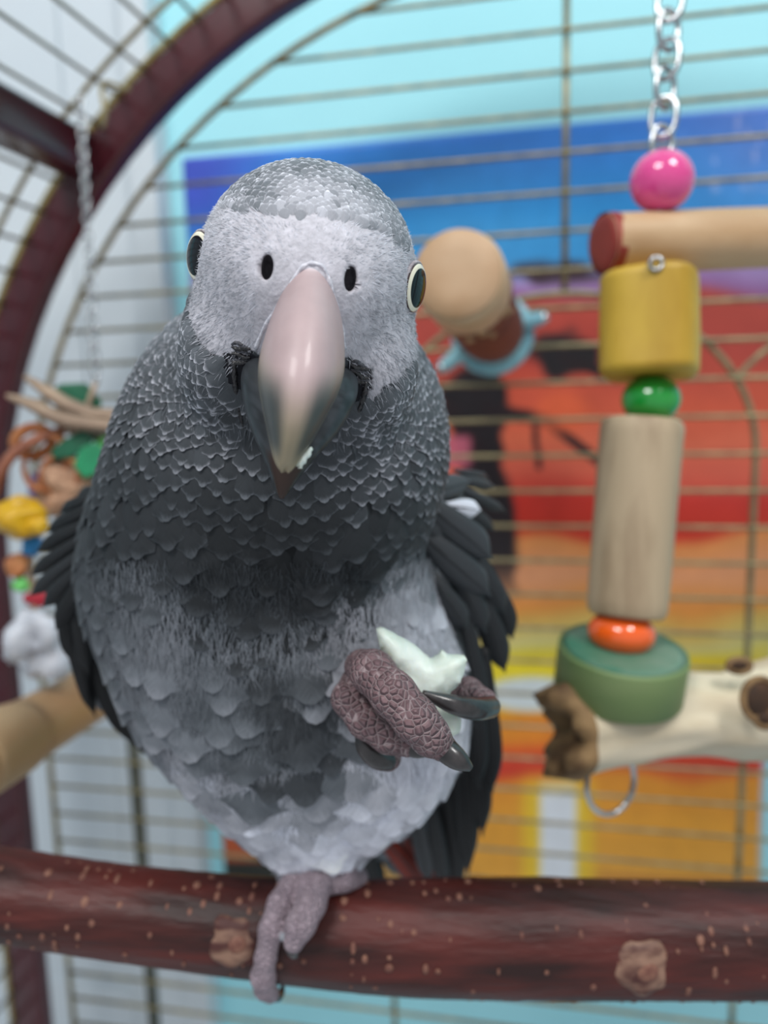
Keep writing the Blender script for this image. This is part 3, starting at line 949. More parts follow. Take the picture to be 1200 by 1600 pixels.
# ------------------------------------------------------------------ the parrot (mm, camera frame while shaping)
H = Cm(482, 425, 161)
Fh = nrm(-H)
_r = np.array([math.cos(math.radians(7.5)), -math.sin(math.radians(7.5)), 0.0])
Rh = nrm(_r - Fh * np.dot(_r, Fh))
Uh = np.cross(Rh, Fh)
AH = np.array([Rh, Uh, Fh])                 # rows: right, up, towards the viewer


def hl(u, v, w):
    return H + u * Rh + v * Uh + w * Fh


def ell(P, c, r, A=None):
    q = P - np.asarray(c)
    if A is not None: q = q @ np.asarray(A).T
    r = np.asarray(r, float)
    k0 = np.linalg.norm(q / r, axis=-1)
    k1 = np.linalg.norm(q / (r * r), axis=-1)
    return k0 * (k0 - 1.0) / np.maximum(k1, 1e-9)


def cone(P, a, b, ra, rb):
    a, b = np.asarray(a, float), np.asarray(b, float)
    ab = b - a
    t = np.clip(((P - a) @ ab) / np.dot(ab, ab), 0, 1)
    return np.linalg.norm(P - a - t[..., None] * ab, axis=-1) - (ra + (rb - ra) * t)


def smin(a, b, k):
    h = np.maximum(k - np.abs(a - b), 0) / k
    return np.minimum(a, b) - h * h * k * 0.25


def rotz(deg):
    c, s = math.cos(math.radians(deg)), math.sin(math.radians(deg))
    return np.array([[c, s, 0], [-s, c, 0], [0, 0, 1.0]])


NOSE = [hl(-7.0, -0.2, 22.2), hl(7.2, -0.3, 22.2)]
# raised foot: chains of (px, py, depth, radius mm)
TOES_UP = [
    [(566, 1042, 176, 4.0), (582, 1050, 168, 4.5), (615, 1085, 162, 4.5), (650, 1125, 160, 4.4), (672, 1150, 161, 3.9), (692, 1168, 163, 2.9)],
    [(556, 1066, 180, 3.5), (545, 1092, 173, 3.6), (570, 1127, 170.5, 3.5), (606, 1152, 170, 3.3), (637, 1164, 170.5, 2.6)],
    [(570, 1085, 184, 3.4), (572, 1125, 184, 3.6), (585, 1165, 181, 3.5), (606, 1184, 178, 3.0)],
    [(640, 1090, 190, 4.0), (690, 1085, 190, 4.0), (730, 1084, 186, 3.7), (756, 1096, 180, 3.0)],
]
SHANK_UP = [(650, 1150, 214, 8.5), (618, 1110, 197, 5.6), (575, 1060, 180, 4.4)]
TOES_DN = [
    [(468, 1378, 215, 4.8), (438, 1412, 208, 3.2), (424, 1452, 205, 3.1), (415, 1496, 205.5, 2.6), (411, 1526, 208, 3.1), (414, 1544, 211, 2.7), (422, 1552, 214, 2.5)],
    [(492, 1378, 213, 4.9), (486, 1412, 206, 3.8), (470, 1444, 203, 3.7), (459, 1472, 202.5, 2.6)],
    [(500, 1374, 216, 4.6), (532, 1368, 217, 4.2), (552, 1374, 223, 3.9), (558, 1386, 232, 3.2)],
    [(490, 1375, 222, 4.6), (470, 1362, 232, 4.2), (455, 1375, 240, 3.6)],
]
SHANK_DN = [(500, 1300, 226, 9.0), (492, 1345, 222, 6.0), (476, 1378, 217, 5.0)]


def chain_sdf(P, ch, k=1.5):
    d = None
    for (a, b) in zip(ch[:-1], ch[1:]):
        c = cone(P, Cm(*a[:3]), Cm(*b[:3]), a[3], b[3])
        d = c if d is None else smin(d, c, k)
    return d


def feet_sdf(P):
    d = None
    for ch in TOES_UP + TOES_DN + [SHANK_UP[1:], SHANK_DN[1:]]:
        c = chain_sdf(P, ch)
        d = c if d is None else smin(d, c, 0.35)
    return d


def plump_sdf(P):
    """head, neck and trunk under the feathers"""
    d = ell(P, hl(0, -1, -1), (21.9, 21.6, 24.0), AH)
    d = smin(d, ell(P, hl(0, -2, 12), (14.0, 10.5, 12.6), AH), 9)              # cere and brow
    d = smin(d, ell(P, hl(0, -14, -3), (20, 16, 21), AH), 9)                 # jaw
    for s in (-1, 1):
        d = smin(d, ell(P, hl(s * 15.5, -19, 3), (8.0, 11, 12), AH), 7)       # cheeks
    d = smin(d, ell(P, Cm(452, 650, 192), (35.5, 31, 29)), 7)                  # neck ruff
    d = smin(d, ell(P, Cm(425, 760, 200), (40, 30, 30)), 18)
    d = smin(d, ell(P, Cm(378, 880, 217), (42, 35, 35)), 16)                  # breast
    d = smin(d, ell(P, Cm(446, 1010, 227), (45, 44, 40)), 16)                 # belly
    d = smin(d, ell(P, Cm(500, 1185, 231), (29, 27, 27)), 16)                 # vent
    d = smin(d, ell(P, Cm(600, 1120, 223), (21, 24, 22)), 14)                 # lifted thigh
    d = smin(d, cone(P, Cm(500, 1230, 229), Cm(494, 1335, 223), 17.5, 9.0), 10)  # standing thigh
    d = smin(d, ell(P, Cm(470, 980, 258), (46, 52, 30)), 18)                  # back
    d = smin(d, ell(P, Cm(690, 930, 256), (11, 38, 24), rotz(-4)), 8)        # right wing root
    d = smin(d, ell(P, Cm(165, 930, 256), (10, 32, 20), rotz(14)), 8)        # left wing root
    d = smin(d, cone(P, Cm(560, 1150, 262), Cm(650, 1330, 292), 24, 9), 16)   # tail base
    return d


def bird_sdf(P):
    d = plump_sdf(P)
    leg = smin(chain_sdf(P, SHANK_UP, 4), chain_sdf(P, SHANK_DN, 4), 0.5)
    d = smin(d, leg, 5)
    d = smin(d, feet_sdf(P), 1.0)
    for n_ in NOSE:                                                           # nostrils
        d = -smin(-d, ell(P, n_, (1.15, 2.3, 4.0), AH), 0.7)
    return d


def chunked(f, P, n=400000):
    return np.concatenate([f(P[i:i + n]) for i in range(0, len(P), n)])


def grad(f, P, e=0.15):
    g = np.empty_like(P)
    for i in range(3):
        o_ = np.zeros(3); o_[i] = e
        g[:, i] = chunked(f, P + o_) - chunked(f, P - o_)
    return g / (2 * e)


def surface_nets(lo, hi, h):
    n = np.ceil((np.array(hi) - np.array(lo)) / h).astype(int) + 1
    xs = [lo[i] + h * np.arange(n[i]) for i in range(3)]
    G = np.stack(np.meshgrid(*xs, indexing='ij'), -1).reshape(-1, 3)
    S = chunked(bird_sdf, G).reshape(n)
    ins = S < 0
    corner = [(i, j, k) for i in (0, 1) for j in (0, 1) for k in (0, 1)]
    m = n - 1
    sl = lambda A, c: A[c[0]:c[0] + m[0], c[1]:c[1] + m[1], c[2]:c[2] + m[2]]
    cnt = sum(sl(ins, c).astype(np.int8) for c in corner)
    act = (cnt > 0) & (cnt < 8)
    idx = -np.ones(m, int)
    ijk = np.argwhere(act)
    idx[act] = np.arange(len(ijk))
    acc = np.zeros((len(ijk), 3)); num = np.zeros(len(ijk))
    val = {c: sl(S, c)[act] for c in corner}
    for a_ in corner:
        for ax in range(3):
            if a_[ax]: continue
            b_ = list(a_); b_[ax] = 1; b_ = tuple(b_)
            va, vb = val[a_], val[b_]
            cr = (va < 0) != (vb < 0)
            t = np.where(cr, va / np.where(cr, va - vb, 1), 0)
            p = np.array(a_, float)[None, :].repeat(len(t), 0)
            p[:, ax] += t
            acc[cr] += p[cr]; num[cr] += 1
    V = np.array(lo) + h * (ijk + acc / num[:, None])
    F = []
    for ax in range(3):
        o1, o2 = (ax + 1) % 3, (ax + 2) % 3
        a_ = [slice(1, None)] * 3; b_ = [slice(1, None)] * 3
        a_[ax] = slice(0, -1)
        A_ = ins[tuple(slice(0, -1) if i == ax else slice(1, -1) for i in range(3))]
        B_ = ins[tuple(slice(1, None) if i == ax else slice(1, -1) for i in range(3))]
        cr = np.argwhere(A_ != B_)
        fl = A_[tuple(cr.T)]
        base = cr.copy()
        base[:, o1] += 1; base[:, o2] += 1
        q = []
        for d1, d2 in ((0, 0), (1, 0), (1, 1), (0, 1)):
            c = base.copy(); c[:, o1] -= 1 - d1; c[:, o2] -= 1 - d2
            q.append(idx[tuple(c.T)])
        q = np.stack(q, 1)
        q[~fl] = q[~fl][:, ::-1]
        F.append(q)
    return V, np.concatenate(F)


BV, BF = surface_nets((-112, -138, 128), (48, 100, 310), 1.5)


def settle(V, it=2):
    for _ in range(it):
        g = grad(bird_sdf, V)
        V = V - np.clip(chunked(bird_sdf, V), -1.2, 1.2)[:, None] * g / np.maximum((g * g).sum(1, keepdims=True), 0.2)
    return V


def subdivide(V, F, sel):
    """split the selected quads in four (neighbours keep their long edge: the seam is hidden by projection)"""
    edges = {}
    V = list(map(tuple, V))
    out = []

    def mid(a_, b_):
        k = (a_, b_) if a_ < b_ else (b_, a_)
        if k not in edges:
            edges[k] = len(V)
            V.append(tuple((V[a_][i] + V[b_][i]) / 2 for i in range(3)))
        return edges[k]
    F = [tuple(int(i) for i in f) for f in F]
    for f, s in zip(F, sel):
        if s and len(f) == 4:
            m_ = [mid(f[i], f[(i + 1) % 4]) for i in range(4)]
            c = len(V); V.append(tuple(sum(V[j][i] for j in f) / 4 for i in range(3)))
            for i in range(4): out.append((f[i], m_[i], c, m_[i - 1]))
        else: out.append(f)
    fin = []
    for f in out:                                   # stitch: insert the shared midpoints into the big neighbours
        g = []
        for i in range(len(f)):
            a_, b_ = f[i], f[(i + 1) % len(f)]
            g.append(a_)
            k = (a_, b_) if a_ < b_ else (b_, a_)
            if k in edges: g.append(edges[k])
        fin.append(tuple(g))
    return np.array(V), fin


BV = settle(BV, 2)
fc = BV[BF].mean(1)
lh = (fc - H) @ AH.T
face_zone = (lh[:, 2] > 2) & (lh[:, 1] > -26)
foot_zone = chunked(feet_sdf, fc) < 1.2
BV, BFq = subdivide(BV, BF, face_zone | foot_zone)
fc = np.array([BV[list(f)].mean(0) for f in BFq])
nz_ = np.minimum(np.linalg.norm(fc - NOSE[0], axis=1), np.linalg.norm(fc - NOSE[1], axis=1)) < 7
BV, BFq = subdivide(BV, BFq, nz_ & np.array([len(f) == 4 for f in BFq]))
BV = settle(BV, 2)

# plumage chart: sketch x, y, vane grey, rim grey, feather size mm
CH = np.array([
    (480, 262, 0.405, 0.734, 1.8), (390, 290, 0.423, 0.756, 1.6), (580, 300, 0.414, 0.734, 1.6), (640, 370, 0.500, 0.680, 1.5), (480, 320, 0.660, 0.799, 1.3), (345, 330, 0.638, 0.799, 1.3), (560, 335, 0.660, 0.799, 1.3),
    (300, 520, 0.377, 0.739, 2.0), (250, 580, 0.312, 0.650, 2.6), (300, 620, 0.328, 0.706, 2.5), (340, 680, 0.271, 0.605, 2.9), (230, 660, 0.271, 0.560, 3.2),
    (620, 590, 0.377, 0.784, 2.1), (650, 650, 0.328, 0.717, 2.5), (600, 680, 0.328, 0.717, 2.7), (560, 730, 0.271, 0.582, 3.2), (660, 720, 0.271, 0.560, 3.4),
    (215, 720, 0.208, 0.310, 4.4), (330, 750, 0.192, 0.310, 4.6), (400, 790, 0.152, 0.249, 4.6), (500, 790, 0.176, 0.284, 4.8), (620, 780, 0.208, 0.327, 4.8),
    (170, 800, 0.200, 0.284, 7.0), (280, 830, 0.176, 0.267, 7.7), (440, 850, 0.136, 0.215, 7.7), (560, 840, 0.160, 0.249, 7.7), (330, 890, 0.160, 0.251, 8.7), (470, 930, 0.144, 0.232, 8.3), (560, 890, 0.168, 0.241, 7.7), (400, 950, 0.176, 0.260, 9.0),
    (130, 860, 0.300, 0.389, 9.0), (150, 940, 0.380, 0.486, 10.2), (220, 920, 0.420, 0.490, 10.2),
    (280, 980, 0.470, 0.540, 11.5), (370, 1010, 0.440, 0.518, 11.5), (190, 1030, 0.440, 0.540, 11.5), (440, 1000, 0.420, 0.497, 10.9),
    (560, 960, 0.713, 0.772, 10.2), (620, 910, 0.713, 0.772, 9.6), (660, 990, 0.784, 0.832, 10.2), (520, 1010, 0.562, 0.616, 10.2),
    (430, 1080, 0.204, 0.257, 11.5), (330, 1110, 0.340, 0.410, 11.5), (460, 1150, 0.187, 0.239, 11.5), (380, 1160, 0.360, 0.432, 11.5), (510, 1090, 0.221, 0.275, 10.2),  # dark mid-belly patch: darker grey plumage with shade painted into it
    (250, 1150, 0.550, 0.638, 10.2), (300, 1220, 0.811, 0.889, 9.6), (400, 1240, 0.811, 0.889, 9.6), (480, 1200, 0.550, 0.616, 9.6), (560, 1210, 0.811, 0.889, 9.6), (500, 1290, 0.930, 0.950, 8.3),  # light painted in: lower belly greys raised against the shaded underside
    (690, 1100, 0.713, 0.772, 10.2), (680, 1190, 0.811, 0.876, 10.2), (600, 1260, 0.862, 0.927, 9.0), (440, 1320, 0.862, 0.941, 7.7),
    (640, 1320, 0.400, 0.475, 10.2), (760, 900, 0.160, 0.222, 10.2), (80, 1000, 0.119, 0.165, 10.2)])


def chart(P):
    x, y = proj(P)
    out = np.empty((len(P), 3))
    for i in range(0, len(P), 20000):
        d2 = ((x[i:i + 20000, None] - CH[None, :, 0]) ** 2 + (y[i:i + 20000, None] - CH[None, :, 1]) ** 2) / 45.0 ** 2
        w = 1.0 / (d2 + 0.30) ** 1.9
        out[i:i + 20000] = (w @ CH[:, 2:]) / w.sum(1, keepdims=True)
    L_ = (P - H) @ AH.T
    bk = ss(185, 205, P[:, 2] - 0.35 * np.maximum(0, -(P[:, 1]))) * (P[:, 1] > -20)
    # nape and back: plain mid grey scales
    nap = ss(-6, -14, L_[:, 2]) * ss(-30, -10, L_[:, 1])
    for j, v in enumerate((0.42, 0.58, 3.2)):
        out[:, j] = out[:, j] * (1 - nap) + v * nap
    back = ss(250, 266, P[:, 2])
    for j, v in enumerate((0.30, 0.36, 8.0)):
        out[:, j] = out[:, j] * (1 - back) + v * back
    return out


def tint(g):
    g = np.asarray(g)[:, None]
    k = ss(0.35, 0.65, g)
    return lin(np.clip(g * (np.array([[0.955, 1.0, 1.055]]) * (1 - k) + np.array([[0.985, 0.99, 1.035]]) * k), 0, 1))


FACE = np.array([(318, 345), (352, 322), (420, 330), (480, 338), (550, 345), (610, 368), (648, 395), (676, 440), (672, 520), (655, 560), (628, 590), (596, 606), (580, 640), (562, 600),
                 (548, 556), (470, 590), (392, 545), (376, 560), (366, 580), (350, 560), (322, 545), (296, 510), (285, 440), (290, 380)])


def in_poly(x, y, P):
    r = np.zeros(len(x), bool)
    j = len(P) - 1
    for i in range(len(P)):
        xi, yi, xj, yj = *P[i], *P[j]
        c = ((yi > y) != (yj > y)) & (x < (xj - xi) * (y - yi) / (yj - yi + 1e-9) + xi)
        r ^= c
        j = i
    return r


def bare(P):
    """bare white face: front half of the head inside the face outline"""
    x, y = proj(P)
    L_ = (P - H) @ AH.T
    side = (L_[:, 2] > -8) & (L_[:, 2] < 10) & (np.abs(L_[:, 1] - 2.5) < 8.5) & (np.abs(L_[:, 0]) > 15)
    return (in_poly(x, y, FACE) & (L_[:, 2] > -6)) | side


def skin_colour(P):
    c = chart(P)
    rgb = tint(c[:, 0] * 0.8)
    b = bare(P)
    L_ = (P - H) @ AH.T
    mouth = (L_[:, 2] > 8) & (np.abs(L_[:, 0]) < 14) & (L_[:, 1] < -2)
    n = vnoise(P[:, 0] * 0.9 + 40, P[:, 1] * 0.9 + 40, 21)
    w = lin(np.array([[0.76, 0.75, 0.78]])) * (0.80 + 0.28 * n[:, None])
    rgb[b | ((L_[:, 2] > 14) & (L_[:, 1] > -8))] = w[b | ((L_[:, 2] > 14) & (L_[:, 1] > -8))]
    gape = ell(P, hl(-12.5, -16.5, 15), (4.5, 5, 9), AH) < 0
    gape |= ell(P, hl(12.5, -16.5, 15), (4.5, 5, 9), AH) < 0
    rgb[gape & ~b] = lin(np.array([0.16, 0.16, 0.18]))
    rgb[mouth & (L_[:, 1] < -16)] = lin(np.array([0.13, 0.13, 0.15]))
    for n_ in NOSE:
        d = ell(P, n_, (1.25, 2.4, 4.2), AH)
        rgb = rgb * ss(-0.5, 0.35, d)[:, None] + lin(np.array([0.20, 0.11, 0.11])) * (1 - ss(-0.5, 0.35, d))[:, None]
    return rgb


parrot = empty('parrot', to_world(Cm(450, 1400, 222)), 'grey parrot with white face standing on one foot, holding white food', 'parrot')
MT['skin'] = mat_attr('plumage_base_and_face_skin', 0.75, 0.15, nscale=1300, namt=0.10, bump=0.35, sss=0.0)
MT['foot_up'] = mat_scales('purple_brown_scaly_skin', (0.50, 0.39, 0.40), (0.74, 0.69, 0.69), (0.36, 0.29, 0.31), 0.0017)
MT['foot_dn'] = mat_scales('pinkish_grey_scaly_skin', (0.69, 0.62, 0.65), (0.76, 0.70, 0.73), (0.56, 0.49, 0.53), 0.0013, 0.7)
body = mesh_obj('body', to_world(BV), BFq, [MT['skin'], MT['foot_up'], MT['foot_dn']], parrot)
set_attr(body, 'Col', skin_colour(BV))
fc = np.array([BV[list(f)].mean(0) for f in BFq])
dfeet = chunked(feet_sdf, fc); dpl = chunked(plump_sdf, fc)
isfoot = (dfeet < 0.35) & (dpl > -0.6)
body.data.polygons.foreach_set('material_index', np.where(isfoot, np.where(fc[:, 2] < 195, 1, 2), 0).astype(np.int32))
body.data.update()
print('body', len(BV), 'verts')

# ------------------------------------------------------------------ plumage
MT['feather'] = mat_feather('grey_contour_feather', 0.6, 0.2, (0.55, 0.95), 0.16)
MT['wing_feather'] = mat_feather('slate_wing_feather', 0.5, 0.3, (0.86, 1.05), 0.10, 0.85)
MT['down'] = mat_attr('pale_down', 0.85, 0.1, nscale=400, namt=0.1)


def uv_layer(o, uv):
    """uv per vertex -> loops"""
    li = np.empty(len(o.data.loops), np.int32)
    o.data.loops.foreach_get('vertex_index', li)
    l = o.data.uv_layers.new(name='blade')
    l.data.foreach_set('uv', np.asarray(uv, np.float32)[li].ravel())


def set_attr4(o, name, rgba):
    a = o.data.color_attributes.new(name, 'FLOAT_COLOR', 'POINT')
    a.data.foreach_set('color', np.asarray(rgba, np.float32).ravel())


# sample the skin evenly
tri = np.array([(f[0], f[i], f[i + 1]) for f in BFq for i in range(1, len(f) - 1)])
A_, B_, C_ = BV[tri[:, 0]], BV[tri[:, 1]], BV[tri[:, 2]]
ar = np.linalg.norm(np.cross(B_ - A_, C_ - A_), axis=1) / 2
# denser where the feathers are small
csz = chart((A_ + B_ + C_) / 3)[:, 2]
wt = ar / csz ** 2
pick = rng.choice(len(tri), 52000, p=wt / wt.sum())
r1, r2 = np.sqrt(rng.random(52000)), rng.random(52000)
S_ = A_[pick] * (1 - r1)[:, None] + B_[pick] * (r1 * (1 - r2))[:, None] + C_[pick] * (r1 * r2)[:, None]
ch_ = chart(S_)
Lq = (S_ - H) @ AH.T
no = chunked(feet_sdf, S_) < 2.0
no |= bare(S_ + rng.normal(0, 0.4, S_.shape))
no |= (Lq[:, 2] > 14.5) & (np.abs(Lq[:, 0]) < 12.5) & (Lq[:, 1] < 6) & (Lq[:, 1] > -27)
S_, ch_ = S_[~no], ch_[~no]
keep, cells = [], {}
CS = 3.0
for i in range(len(S_)):
    rad = ch_[i, 2] * 0.60
    k = tuple((S_[i] // CS).astype(int))
    R_n = int(rad // CS) + 1
    ok = True
    for a_ in range(-R_n, R_n + 1):
        for b_ in range(-R_n, R_n + 1):
            for c_ in range(-R_n, R_n + 1):
                for j in cells.get((k[0] + a_, k[1] + b_, k[2] + c_), ()):
                    d = S_[i] - S_[j]
                    if d[0] * d[0] + d[1] * d[1] + d[2] * d[2] < rad * rad: ok = False; break
                if not ok: break
            if not ok: break
        if not ok: break
    if ok:
        keep.append(i); cells.setdefault(k, []).append(i)
S_, ch_ = S_[keep], ch_[keep]
NF = len(S_)
print('feathers', NF)


def flow(P):
    Lp = (P - H) @ AH.T
    head = ss(-34, -16, Lp[:, 1])[:, None] * ss(26, 34, -Lp[:, 2])[:, None] * 0 + ss(-34, -16, Lp[:, 1])[:, None]
    away = nrm(P - hl(0, -5, 24))
    down = np.array([[0.0, -1.0, 0.12]]) + np.stack([np.sign(P[:, 0] + 22) * 0.12, np.zeros(len(P)), np.zeros(len(P))], -1)
    return nrm(away * head + nrm(down) * (1 - head))


def blades(B, Dv, Nn, Ln, Wd, ns=7, nt=5, lift=0.22, hug=True, sharp=0.5, root=0.03):
    n = len(B)
    s = np.linspace(0, 1, ns); t = np.linspace(-1, 1, nt)
    Sd = nrm(np.cross(Dv, Nn))
    prof = np.clip(s, 0.02, 1) ** 0.35 * np.sqrt(np.maximum(0, 1 - s ** 7))
    prof[0] = 0.4; prof[-1] = 0.36
    P = (B[:, None, None, :] + Dv[:, None, None, :] * (Ln[:, None] * s[None, :])[:, :, None, None]
         + Sd[:, None, None, :] * (Wd[:, None, None] * prof[None, :, None] * t[None, None, :])[..., None])
    # rounded tip: sides end a little earlier than the middle
    P = P - Dv[:, None, None, :] * (Ln[:, None, None] * 0.13 * (s[None, :, None] ** 4) * (t[None, None, :] ** 2))[..., None]
    if hug:
        flat = P.reshape(-1, 3)
        g = nrm(grad(plump_sdf, flat))
        d = chunked(plump_sdf, flat)
        hgt = (root + lift * s[None, :, None] - 0.10 * (t[None, None, :] ** 2)) * Wd[:, None, None] * np.ones((n, ns, nt))
        P = (flat + g * np.clip(hgt.reshape(-1) - d, -9, 9)[:, None]).reshape(n, ns, nt, 3)
    F0 = np.array([(i * nt + j, i * nt + j + 1, (i + 1) * nt + j + 1, (i + 1) * nt + j) for i in range(ns - 1) for j in range(nt - 1)])
    F = (F0[None] + (np.arange(n) * ns * nt)[:, None, None]).reshape(-1, 4)
    uv = np.stack(np.meshgrid(s, (t + 1) / 2, indexing='ij'), -1)[..., ::-1].reshape(-1, 2)
    return P.reshape(-1, 3), F, np.tile(uv, (n, 1))


NS_ = nrm(grad(plump_sdf, S_))
Df = flow(S_) + rng.normal(0, 0.13, (NF, 3))
Df = nrm(Df - NS_ * (Df * NS_).sum(1, keepdims=True))
Ln = ch_[:, 2] * rng.uniform(1.7, 2.2, NF)
Wd = ch_[:, 2] * rng.uniform(0.72, 0.92, NF) * (1 + 0.2 * ss(4, 7, ch_[:, 2]))
Lq = (S_ - H) @ AH.T
ishead = (Lq[:, 1] > -36) & (ch_[:, 2] < 4.0)
var = rng.normal(1.0, 0.07, NF)
for nm, sel, lf in (('head_feathers', ishead, 0.36), ('body_feathers', ~ishead, 0.26)):
    P, F, uv = blades(S_[sel], Df[sel], NS_[sel], Ln[sel], Wd[sel], lift=lf)
    o = mesh_obj(nm, to_world(P), F.tolist(), MT['feather'], parrot)
    tag(o, kind='stuff')
    uv_layer(o, uv)
    k = 35
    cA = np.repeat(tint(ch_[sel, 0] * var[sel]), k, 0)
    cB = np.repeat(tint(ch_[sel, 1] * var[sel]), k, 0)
    idn = np.repeat(rng.random(sel.sum()) * 50, k)[:, None]
    set_attr4(o, 'Col', np.concatenate([cA, idn], 1))
    set_attr4(o, 'Edge', np.concatenate([cB, idn * 0 + 1], 1))


def strands(name, P, Nn, Dv, Ln, wid, rgb, lift, bend=0.0, m=None):
    """fine hair-like feathers: tapered slivers"""
    n = len(P)
    T = nrm(Dv + Nn * lift[:, None])
    Sd = nrm(np.cross(T, Nn + 1e-3))
    T2 = nrm(T + Dv * 0.4 + rng.normal(0, 0.15, (n, 3)))
    b0 = P - Nn * 0.15
    m1 = b0 + T * (Ln * 0.5)[:, None]
    tp_ = m1 + T2 * (Ln * 0.5)[:, None]
    w = wid[:, None]
    V = np.stack([b0 - Sd * w, b0 + Sd * w, m1 + Sd * w * 0.8, tp_, m1 - Sd * w * 0.8], 1).reshape(-1, 3)
    F = [(5 * i, 5 * i + 1, 5 * i + 2, 5 * i + 4) for i in range(n)] + [(5 * i + 4, 5 * i + 2, 5 * i + 3) for i in range(n)]
    o = mesh_obj(name, to_world(V), F, m or MT['down'], parrot)
    set_attr(o, 'Col', np.repeat(rgb, 5, 0))
    return tag(o, kind='stuff')


def sample(nn, mask_fn, wmul=None):
    w = ar.copy()
    cen = (A_ + B_ + C_) / 3
    w[~mask_fn(cen)] = 0
    p = rng.choice(len(tri), nn, p=w / w.sum())
    a1, a2 = np.sqrt(rng.random(nn)), rng.random(nn)
    return A_[p] * (1 - a1)[:, None] + B_[p] * (a1 * (1 - a2))[:, None] + C_[p] * (a1 * a2)[:, None]


# white fuzz over the bare face
def m_face(P):
    L_ = (P - H) @ AH.T
    near = np.minimum(np.linalg.norm(P - NOSE[0], axis=1), np.linalg.norm(P - NOSE[1], axis=1))
    return (bare(P) | ((L_[:, 2] > 8) & (L_[:, 1] > -3) & (L_[:, 1] < 12))) & (near > 3.2) & ~((np.abs(L_[:, 0]) < 8) & (L_[:, 1] < 1) & (L_[:, 2] > 10))


Fz = sample(9000, m_face)
Nz = nrm(grad(plump_sdf, Fz))
Dz = nrm(Fz - hl(0, 0, 26)) + rng.normal(0, 0.22, Fz.shape)
Dz = nrm(Dz - Nz * (Dz * Nz).sum(1, keepdims=True))
Lz = (Fz - H) @ AH.T
g_ = rng.uniform(0.66, 0.84, len(Fz)) * (0.90 + 0.16 * vnoise(Fz[:, 0] * 0.35 + 30, Fz[:, 1] * 0.35 + 30, 77)) - 0.10 * ss(8, 16, np.abs(Lz[:, 0])) * ss(6, -6, Lz[:, 1])
strands('face_fuzz', Fz, Nz, Dz, rng.uniform(1.0, 2.2, len(Fz)) * np.clip(0.5 + np.abs(Lz[:, 0]) / 14, 0.5, 1.3), np.full(len(Fz), 0.085), tint(g_), rng.uniform(0.08, 0.3, len(Fz)))


# hair-fine barbs softening the small head and cheek feathers
def m_head(P):
    L_ = (P - H) @ AH.T
    return (chart(P)[:, 2] < 3.6) & (L_[:, 1] > -34) & ~bare(P) & ~((L_[:, 2] > 12) & (np.abs(L_[:, 0]) < 13) & (L_[:, 1] < 6))


Fz = sample(8000, m_head)
Nz = nrm(grad(plump_sdf, Fz))
Dz = flow(Fz) + rng.normal(0, 0.16, Fz.shape)
Dz = nrm(Dz - Nz * (Dz * Nz).sum(1, keepdims=True))
cz = chart(Fz)
mixg = rng.random(len(Fz))
strands('head_barbs', Fz + Nz * (cz[:, 2] * 0.22)[:, None], Nz, Dz, cz[:, 2] * rng.uniform(0.6, 1.1, len(Fz)), np.full(len(Fz), 0.06), tint(cz[:, 0] * mixg + cz[:, 1] * (1 - mixg)), rng.uniform(0.02, 0.14, len(Fz)))


# soft pale down over flank, belly and thighs
def m_belly(P):
    x, y = proj(P)
    return (y > 870) & (P[:, 2] < 250) & (chunked(feet_sdf, P) > 1.5)


Fz = sample(24000, m_belly)
Nz = nrm(grad(plump_sdf, Fz))
Dz = flow(Fz) + rng.normal(0, 0.22, Fz.shape)
Dz = nrm(Dz - Nz * (Dz * Nz).sum(1, keepdims=True))
cz = chart(Fz)
mixg = rng.random(len(Fz))
strands('belly_down', Fz + Nz * (cz[:, 2] * 0.20)[:, None], Nz, Dz, rng.uniform(3, 7, len(Fz)), np.full(len(Fz), 0.09), tint((cz[:, 0] * mixg + cz[:, 1] * (1 - mixg)) * rng.uniform(0.96, 1.08, len(Fz))), rng.uniform(0.0, 0.06, len(Fz)))


